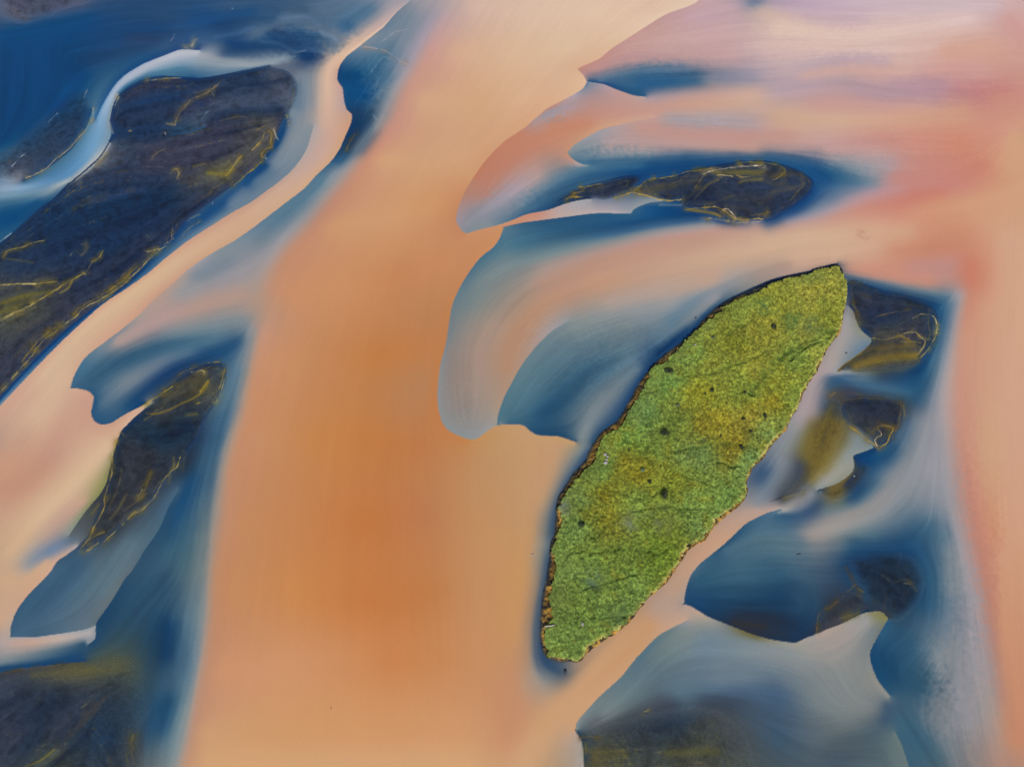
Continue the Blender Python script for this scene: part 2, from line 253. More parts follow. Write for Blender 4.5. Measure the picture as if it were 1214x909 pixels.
FLOWS = '''
355,12 380,28 400,60|3a5c8a 4a6a92 6080a4|2
250,28 290,20 330,22|1c4478 264c7c 30588a|3
270,52 310,55 340,60|1c4478 1a3f70 264a7a|2
320,32 350,48|24406e|2
200,25 170,18 120,25|2c5080 264c7e 1c467a|3
90,75 130,68 180,55|1c4576 24497a 284a78|2
100,90 70,130|0c3f70|4
963,500 958,530 954,545|=62582e =74662e =6a5e30|2
343,140 338,158 330,176 316,196 298,214 275,233 250,252 228,268|=1a4474 =143e6e =143e6e =1c4878 =24507e =1c4a7a =1a4676|2.2
1003,668 1030,665 1060,672|=163a60 =14365c =16385e|4
1005,640 1040,648 1075,652|=2c5474 =1c4268 =1a4068|3
870,735 905,740 935,752|=2a3040 =2a303c =223248|2.5
745,222 752,214 760,209|=1c3860 =163866 =143868|1.5
812,252 838,256 868,266 890,267|=143868 =16386a =163c6c =2a5080|1
905,266 930,257 955,242 968,226|=1c4878 =164070 =143e70 =164274|1.5
755,245 775,246 800,246|=2c5c88 =184a78 =12406e|2
8,8 30,20|626a8a|4
50,10 100,3|55628a|3
0,40 60,30 110,20|14477a|4
10,60 10,110 5,150|08406f|5
60,60 60,100|0a4272|5
120,45 200,30|1e477c|4
150,40 190,50|2b4878|3
230,25 300,12|20508a|4
260,10 330,5|3a5f90|3
300,40 340,25 400,10|5a78a0|3
310,45 380,40|2a568a|3
370,32 405,45|6f86a6|3
412,30 413,34|2a6098|3
440,10 420,25|4f7aa8|3
352,70 372,70|0f3566|2
235,62 215,64 190,72 165,84 145,97 135,108 128,122 122,138 117,155 110,172 100,188 85,203 65,215 40,222 0,226|=b4b8c4 =b8bcc8 =b0b6c4 =a9b4c6 =a0b4cc =80a4c6 =6c9cc2 =5f90ba =5486b2 =7fa2c2 =9cb2c8|3
130,170 118,188 100,206 84,214 60,221|b8c4d0 b4c2d2 b0c0d0 aebfd2|2
200,52 160,70 130,92 115,115 112,130|3a5f8c 24558a 2a5c90 3a6a98 4a78a4|1.5
240,66 260,72 285,76 300,77 340,72|a8b4c8 9fb2ca a0b4cc 98aec8 8ea8c6|2.5
262,66 300,63|2a4a7c 34588a|1.5
175,88 220,80|4f86b4|2
0,233 30,230 60,224|5a8ab0 6a95b8 90aac4|3
0,250 25,245 45,238|1a5284|2
0,262 18,255|0a4475|2
60,165 85,150|2a4876|4
40,185 70,175|30496f|3
30,170 55,145|1f4c7e|3
15,200 35,190|4a5a80|3
20,213 24,205|7a8296|2
0,190 20,178|3a6594|3
80,110 100,95|134a7c|4
0,170 20,140|083f6e|4
150,118 190,98 215,97|424b74|2
140,130 180,118 215,112|1c4070|3
150,145 200,135|2c4572|3
210,140 240,120|3c4a74|4
140,158 190,155|163c6c|2
205,160 235,155|215a88|2
230,148 240,138|5a7498|2
250,132 290,125 320,125|566a90|2
250,138 290,131 330,131|24406e|2
280,100 310,95|2a4672|4
320,85 350,80|5f6f90|4
330,110 345,105|5a6688|4
350,100 352,130|3f70a0|3
360,90 362,130|7c94b4|3
180,180 220,165 270,155|44496a|5
170,200 230,190 270,180|4a4d6c|5
100,215 150,205 190,210|30456e|5
250,203 268,205 275,195|7c7040|4
290,190 315,165|625c50|4
300,147 325,145|6a6250|2
60,262 120,250 200,235|=0d3359|7
60,300 130,285 190,262|=17335a|6
90,340 140,310 190,280|=2b3a58|6
20,320 60,310|24406a|5
0,345 60,335|4a4c4c|3
5,370 40,355|6e6638|5
40,410 90,370|3c4560|6
0,440 30,420|3c4560|6
118,294 150,284|=0c3158|2.5
355,90 350,130 340,165 320,195|8497b2 7f96b4 8a9cb4 7d94b0|5
300,215 320,205|5f80a6|3
290,222 270,240|6a86ac|3
482,2 455,25 430,43 405,62 388,80 385,110 385,140 390,165 368,197 326,232 283,264 236,293 194,322 152,353 110,385 80,415 50,450|a9a0a8 c0a8a4 d0b09c dbb89e d8b49c c9a494 c4a498 c9a690 cda68a d0aa8c d2b090 d4b492 d4b494 d3b394 d2b296|3
110,450 150,425 200,410 260,400|3a668e 2f5e8a 3a6a94 5a82a4|4
120,480 150,455 190,430 230,418|4a7098 8494a8 7088a8 5a80a4|3
150,481 180,455 220,430 255,420 285,405|24527f 12386a 12386a 1a4878 1f4c7a|2
140,405 200,375 250,360 290,350|a8948e b09490 b29488 b09486|5
200,395 260,385 290,380|8498ac|3
230,330 270,310|8095b0|3
210,350 240,340|98989c|3
260,335 300,320|9a9498|3
298,390 290,440 275,480|8a98a8 7f94a8 6a8cac|3
215,450 250,440|3c4458|4
195,472 215,460|5c5438|2
230,468 248,455|6a5c30|2.5
200,483 240,480|2c3f58|2.5
190,490 215,480|4a4a44|1.5
190,520 225,510|0f3458|5
170,515 200,515|143c60|3
150,530 180,545|333d52|5
150,580 185,570|363e50|5
135,610 160,595|3c4048|4
120,635 140,622|34404f|3
60,465 78,446 40,500|=d2b094|4
84,487 70,520|c89e88 c49884|3
62,537 25,574 7,579|c09480 c09078 c08e78|6
10,545 0,560|c8987c|4
130,525 99,561 50,611 12,655|d4b294 d4b494 d4b494 d0ac8a|5
99,592 75,615 50,641|c8a08c c09c8c b89c8c|2
88,640 70,647 50,660 30,676|=5c6c7c =6880a0 =5c7ca4 =7890a8|1
0,690 30,680 55,665|cca686|3
5,720 0,740|c8a488|3
40,725 60,700 90,670|3d658e|4
120,700 140,670 155,640|60809a|3
0,762 40,760 80,755 108,748|b0a09c c0a090 bcaaa0 aaa6a8|3
0,784 30,778 70,770 100,763|8a98a4 7a90a6 5a7c9a 2a547c|1.5
0,792 40,788 90,780|1c4874|1.5
20,832 30,825|=313d4e|4
70,803 110,797 150,791|5c5640 605c3c 585840|4
90,830 105,825|3c4456|3
75,825 50,855 30,890|1c3250|2
20,870 10,880|46485a|4
60,870 80,850|40424e|3
110,860 130,880|1c3a58 143a5e|5
120,830 100,860 78,882|1f2f44|2
55,900 70,892|706830|1.5
155,870 157,900|3a4048|2
200,740 195,780|163f68 14385c|5
200,690 170,720|30587e 2f587e|5
200,830 190,870|1c4a74 245480|4
230,560 215,600 205,640|1f4a74 205080 2c5880|3
235,500 240,520|2c4468|3
215,560 222,538|2c3c54|2
225,620 215,660|3f6a90 44708f|4
285,430 278,470 268,500 255,540 245,600 240,660 235,720 228,780 215,840 200,905|5a82a8 4a78a4 3a6a98 4a7298 6a8498 708898 6a8aa4 5a82a6 6a8ea8 7a98ac|3
300,400 292,440 283,480 270,520 262,560 255,610 248,680 242,740 232,800 218,870 207,909|a09490 a89484 a4968c a0968e 9c938c 9a948e 9a9a98 9a9ea0 98a0a4 94a0a8|2
310,390 304,430 298,470 285,520 272,570 265,620 258,680 252,740 243,800 232,860 220,909|c09078 c28c6c c48a66 c28a68 bf8a6a bd8a6c bf8864 bd8868 bc8a6e bb8a70 bd8d70|3
530,20 512,55 495,88 480,115 462,150 440,182 418,212 395,240 372,268 352,290 335,318 325,345|bea0a0 c69a92 c89686 c89482 c49080 c88e76 c58e74 c08a72 c08a70 c08a6c c08c70|3
520,15 500,48 485,78 470,105 452,140 430,172 405,205 382,230 360,255 335,285 315,315 302,345|a09cac a498a8 a09cac 98a0b0 8a9ab0 8c9cb0 98a0ac 98a0ac 909cac 9a9aa0 a0989a a89488|2
470,40 450,70 435,100|8498b4 4a7ca8 2a5c90|3
430,90 412,92|=08416e|3
415,110 435,115|=10487a|3
450,100 460,90|4f7ca8|3
440,135 425,160 415,175|24466c 1a3a60 263c58|3
445,150 430,175 405,195|3a6690 2a5888 3a6a98|2
385,215 350,248 320,272 305,290|5f88ac 6088ac 5f86aa 7a92ac|3
490,20 480,45|8298b6|3
560,5 620,10 700,15 780,8|d4b4a4 dabca6 e0c2a8 dcbca4|6
540,60 600,60 680,55|d4aa8e d8b496 dcbc9f|6
500,120 560,120 630,110|d2a684 d0a47e d8b090|6
450,190 500,190 560,180|d0a07a cea07a cfa07c|6
390,270 450,260 520,240|ca966e ce9b72 cc9468|6
340,350 400,340 470,330 530,310|c88e68 ca8f64 c4855a c78a60|6
320,430 380,430 460,420 510,410|c6906a c4875a bf7d48 be7e50|6
305,520 360,520 430,520 500,530|c48e68 c4844f c07c46 bc7a4c|6
285,620 350,620 430,620 510,610|c48a60 c28252 c07642 b97a52|6
275,700 350,700 440,710 520,700|c48a5f c88650 c27844 bd7c4c|6
260,790 300,800 350,790 440,780 530,780|=ca926c =cf946c =cb8e60 =c88250 =c48656|6
240,870 340,870 440,860 550,860|ca9a72 ce9868 cf9464 cc9468|6
240,900 400,905 560,905|d0a074|4
575,545 570,620 570,700 575,780|bc8e64 be8c60 c08c60 c48c60|6
620,530 630,600 620,680 605,760|c0956c c0946c c4925f c49060|5
660,535 640,600|bf9570|4
640,870 670,830 720,790 770,740|c99a70 c99a72 c6966e c4966e|5
570,235 590,200 620,175 660,160|b08072 bc7e68 c0826a c4886e|5
560,255 585,240 610,225 640,205|8c94a8 9c98a8 a898a0 b89890|4
538,410 540,440 545,490|=8c8480 =92827a =908680|5
565,470 570,420 590,385|a28f84 a88e80 a89080|5
555,360 575,330 610,312|78909f 7c909e 8094a4|4
600,440 612,400 640,365 680,345|b08a70 b48a70 b68e74 ba8f78|5
640,340 700,315 770,295 840,283|b08d7c b8907c bd9482 be9684|5
700,340 780,320 860,305 940,295|bf9478 c09c86 c8a68c ccaa90|6
720,365 790,345 850,330|a89890 b09c90 bd9c88|5
680,390 740,370 800,360|8498a4 9098a0 98989a|5
620,480 650,440 690,410 740,390|4f7c9c 587e9c 6484a0 788ea0|4
640,490 670,470 700,440 750,420|24527c 2f5c84 3a668c 5f82a0|3
780,400 820,375 850,350|6084a4 7c90a4 94949a|3
690,520 705,490 730,460 755,435|8094a4 8494a4 788ca0 6a88a4|3
610,290 660,280 720,272 790,262 830,258|4a7ca0 35648f 24568a 184a7c 123f70|3
610,312 660,298 720,285 790,271 850,264|7a94a4 7a98ac 8aa0b0 98a4b0 a0a8b4|2
640,320 700,302 760,286 830,274 890,268 905,268|a8948c b0928a ba9288 bc9288 bf9688 bf9a8a|2
625,248 650,228 690,212 740,203 800,198 850,190 900,186 960,196 985,212|4a78a4 3a6898 2a5c90 164a80 164478 1c4a7e 2a5c8e 1f5488 1a4c80|3
600,250 630,230 670,208 700,199 760,196|8094b0 8098b4 5f88ac 4a7aa4 457aa8|2
690,185 720,180 770,183|6a8cac 94a0b0 8ca0b4|2
700,192 760,190 830,187 890,187|3f70a0 35689c 35689a 4a78a4|1.5
720,172 800,172 900,178|b49c9c bd9a94 c0988c|3
760,155 850,160 940,165|c0948a|3
710,95 740,88 770,82 810,82|5f80a8 4a78a4 4f7ca8 7088b0|2
760,100 800,98 830,95|2a6098 2a6096 3a6898|5
850,93 900,95|7c8cb0 a09cb4|3
700,82 740,73 800,70 870,70|bd8f8a ba9494 bd9a98 c4a0a0|3
770,117 830,112 900,108|b0989c c09c94 cca898|2
700,120 660,130 645,138|b48e88 a898a0 9c98a4|2
680,140 760,132 820,125 900,122|c08a78 c4968a cc9f8a ccaa98|3
650,150 700,145|c4866c|3
790,140 850,145 900,148|a0a0ac a8a0a8 b09ca0|2
740,55 820,50 870,40|=c49a94 =c8a5a1 =c8a6a6|4
820,20 870,10|c0a0a8|3
893,2 900,3|5a78a8|2
920,5 1000,5 1100,5 1180,8|=b09aac =c7afba =ccb4ba =ccb4b8|3
900,12 960,22 1020,25|d0b4a4 c8acb0 c8acb4|2
920,32 1000,40 1080,36 1150,20|=dcc0b0 =dcbfb2 =dabdb4 =dcc0bc|5
900,60 980,58 1060,55 1130,47|=ceb0ac =d6b8b0 =d8bab2 =d6b0a4|5
945,82 1000,72 1050,73|=b8a4ac =b29ca8 =bca2a8|1.5
950,88 1010,82 1080,85|d0a89c|2
920,108 960,98 1010,95|=b49ea8 =b49ca6 =b0989f|2
1015,105 1050,112 1110,117|=b0949f =b0929c =b48e96|2
1060,98 1120,98|=b5949e =b18c98|2
1100,88 1170,85|cc9c94|3
1130,108 1160,111 1200,105|=b88488 =be7f7c =c4867e|4
960,125 1040,125 1100,125|c89c94|3
1170,110 1210,115|c88c7c|3
1120,60 1180,55|d0a290|5
1195,20 1208,40|cc9c94|3
920,138 1000,143 1080,140 1150,135|cca890 cfaa92 cfa088 cc9880|4
900,166 960,171 1060,165|=c49a8c =c39d99 =c68c80|4
980,180 1050,182|bf9c98|2
1080,165 1140,170 1190,155|=cc9080 =cc8872 =cd9480|5
1205,160 1200,200|d0a080|4
1060,212 1120,222 1170,195|=c0867c =c6847a =c8846f|5
970,197 990,205 1010,215 1040,218|1a4c80 2a6090 4a78a4 8098b0|3
985,190 1020,195 1060,200|7c94b0 98a0b0 b0989c|3
960,255 980,240 1010,225 1040,222|98a0b4 6a88b0 7088b0 9c9ab0|2
930,262 970,255 1010,240 1050,225 1090,215|a8a4b4 a8a0b0 b8989c bc9094 c08a84|2
915,270 960,262 1020,248 1070,240 1120,225|c09a8c c4988c c88c7c c88070 c87c6c|2
900,285 960,278 1020,275 1080,272|ccaa90 d0ae92 cfa88c d0a084|5
1060,255 1120,245 1180,235 1210,225|cc8e7a cf9678 d09c7c d0a07e|4
1060,300 1110,295 1150,285|c88e74 c4846c c88a70|4
1080,315 1130,310|bf8c84|3
940,310 1000,302 1040,290|cda890 cfaa90 cfa68c|4
1010,320 1060,328 1110,334|c88c78|2
1150,340 1150,310|c87e68|4
1200,280 1200,400 1200,520 1200,640 1195,760 1205,880|=d2a488 =d1a387 =d0a288 =cf9e82 =c89272 =c48868|8
1170,360 1170,450 1175,540 1180,640|cf9c80 cc9c82 cca080 c88c70|5
1150,350 1140,400 1138,450 1140,510 1150,570 1160,640 1175,720 1188,800 1203,870|=c6846e =c9947c =c9927e =c68e7a =c28674 =be8270 =b97f6c =ad8072 =b07f70|3
1140,348 1130,385 1122,430 1115,480 1120,530 1128,590 1140,650 1152,700 1165,770 1178,850 1188,909|a8a4a8 a0a0ac a8a4a8 a8a0a4 9c9ca4 989aa4 9c98a0 9c98a0 a0969a a0948f b08878|2
1128,358 1118,385 1110,420 1100,455 1085,480|3f6c98 2f6898 4a7ca4 2a5c88 2a5884|2
1007,327 1040,335 1080,343 1110,348 1125,352|4a7ca4 5a86ac 6a90b0 6a8fac 5a84a8|1.5
1010,333 1050,343 1090,354 1110,362|123a6c 14406f 1f3c64 12406f|1.5
1015,348 1040,357 1070,362|3a3f54 30405f 30405f|3
1025,373 1060,367|24396a|2
1092,383 1080,400|3c4456 3c4258|3
1040,396 1058,394|5a5038|2
1035,382 1060,374|14335e|1.5
1012,436 1050,420 1080,424|6c5c30 7a6228 7a6428|4
1055,405 1085,405|4a4440|2
1095,432 1110,405 1116,375|123c6c 14406c 1a4a7c|2
1080,441 1095,434|0f3a6a|2
1003,375 1000,395 992,415 985,435|9c9ca4 a49c9c a89e98 a89c98|2
975,441 1000,441 1022,444|b09c9c 94a0b0 8ca0b8|1
975,444 968,456 963,475 960,490 945,510 930,530|b49e9c a89c9c ac9a9c a89ca0 8c98a8 8c9aac|2
980,455 1000,450 1040,455 1080,465|2a5a8c 3a6898 4a78a0 3a6c98|2
1040,449 1075,451|2a3f68 1a4878|1.5
985,475 980,490|2c4a74|2
1000,462 1010,463|3f4460|2
988,470 995,468|5a4a34|1.5
1015,485 1040,485|=28344c|4
1055,500 1060,485|333a50|3
1035,508 1045,505|50493c|3
1072,490 1070,475|3a4450|1.5
985,497 975,520 965,550|5a5030 6a5a30 7a6a30|5
1000,507 990,525 975,555|665a34 74683a 786830|4
1010,513 1020,522 1010,535 998,550 985,565 970,580|8095a4 8496a4 8c9490 9a988c 9a9890 8c9494|2.5
952,548 955,560 940,580 925,592|34405c 34425c 40464c 3a4454|2
965,556 961,568|7a6a30|2
915,605 935,603 950,595 962,586|9c9c9c a4a09c a89e98 8c98a8|1.5
920,612 950,608 970,598|3f6c94 1f4a7c 24406a|1.5
985,588 995,578|6a5c34|3
1005,577 1015,560|2a3c5c|3
1010,592 1025,577|1f4a78|3
1015,548 1040,543|0f3a6a 1a4c7c|3
1062,530 1050,545|20507c|3
1080,500 1070,522|4a7098|2
1095,500 1085,540 1060,570 1030,600 990,620 960,635|9098a8 8c96a6 90949c 9a9694 9c9692 9c928c|6
1110,510 1100,560|989aa8|3
1045,570 1020,597 980,608|3f6c94 5f829c 6f88a0|2
912,555 900,570|34588a|2
930,545 915,575 897,598|8c98ac 8094ac 8a98ac|2
905,590 912,580|7088a8|2
860,655 900,640 950,645|4a7498 5a7f9c 6484a0|4
830,690 870,680 930,680|2f5f88 3f6a8c 2f5c84|4
825,712 880,715 930,710|1f4a74 1f4468 1a4066|3
875,730 920,738 945,750|26344c 26344c 1f3858|3
955,700 965,720 955,740|33587e 2c5278 1f3f64|3
1010,660 1050,655 1080,640 1100,620|1c4670 163c60 1f4a74 3f6a90|4
1000,640 1040,635|688498 4f7898|3
1050,670 1075,690 1080,710|1c3a58 1a3654 123658|4
1020,690 1030,710|1f4870|3
980,722 1010,710 1028,720|303c54 333d54 2c3c58|3
1090,650 1105,680 1100,720|24507c 30608a 2c5c88|3
1130,650 1130,700|8a96a4|3
1112,620 1118,640|547a9c|3
960,770 1000,755 1030,735|98938f a0948f 989898|2
830,760 880,765 930,775 960,785|=6a8090 =788790 =868e92 =888e8e|5
780,790 760,810 720,850|5f7c94 688498 788890|4
770,785 800,757 840,742|6a8498 7c9098 8a9090|2
850,795 900,795|=6c7c88|5
800,822 880,817 930,825|=56707f =4a6078 =405a76|3
1000,800 1010,820 1020,830|80888c|4
960,800 980,830|7c8a94|4
960,860 1000,850 1040,840|5c7088 788488 7c8488|4
920,870 960,895 1000,900|3a5a7e 4f6478 4a5f7a|4
990,880 1040,870|50606f 4f687f|4
1038,747 1026,780|78848c 7f888c|3
1050,785 1060,805|1f4c74|4
1080,765 1060,775|30608a 2a5884|4
1095,800 1080,820|345f82 2c5a80|4
1065,850 1090,880 1110,905|3f6a8c 3a688c 4a708c|4
1055,837 1045,855|3f5c80|3
1115,830 1110,860|7c8898|4
1120,770 1110,790|8a96a4|4
1140,800 1150,860|9094a0 94949c|4
700,860 740,845 800,834|5c6470 4a5460 3f4a60|1.5
720,870 770,865 810,855|38424c 2f3f54 344a64|3
705,897 740,895|5c5230 545034|4
780,895 830,885 850,890|4f4f3c 5a5634 5a5438|4
780,872 810,875|344658|3
850,850 880,880|4a5054 46505a|3
830,828 870,838|3a4a64|2
900,603 880,615 850,640 825,665 800,700 782,722|b49c90 bc9c88 c49c80 c09a80 b89880 b0988c|2
760,745 720,780 690,810 650,860 620,905|c49872 c69a72 c89c74 c99c74 cca078|5
608,800 615,840 600,880|bf8a66 c08a68 c48c68|3
632,680 623,741 618,790|=b58c68 =b28868 =bb8a66|1.5
628,800 635,818|a89484 a49080|3
646,640 639,700 633,750 635,790 651,808|8a9090 7c8c94 788a94 80888c 8c8c88|1.2
650,655 639,712 635,760 643,790 668,799|=24405e =1f3c60 =1c3a5e =1f3c60 =2a4a68|2
694,530 672,563 655,598 648,640|8094a0 6f889c 748c9c 6a8094|1
697,535 681,556 665,582 657,604 652,638|=1f3f68 =1c3a62 =1c3860 =1f3c62 =24405e|1.6
780,420 793,408 815,388|=14345c =143660 =28486c|0.7
985,306 930,312 885,327 850,343 825,358 795,386|=c09d8c =b69686 =a89488 =949498 =70889a =55788f|1.5
'''
# lines that only give the direction of the current
CURRENT = '''
620,-10 560,90 500,200 440,310 400,430 375,560 360,700 350,920
680,10 610,110 540,210 490,330 460,470 440,620 430,760 430,920
520,300 500,420 500,540 510,680 520,800 530,920
575,545 570,700 560,830 550,920
620,530 620,650 600,780 580,920
1200,230 1195,450 1200,700 1210,920
1170,330 1165,500 1175,680 1195,900
'''
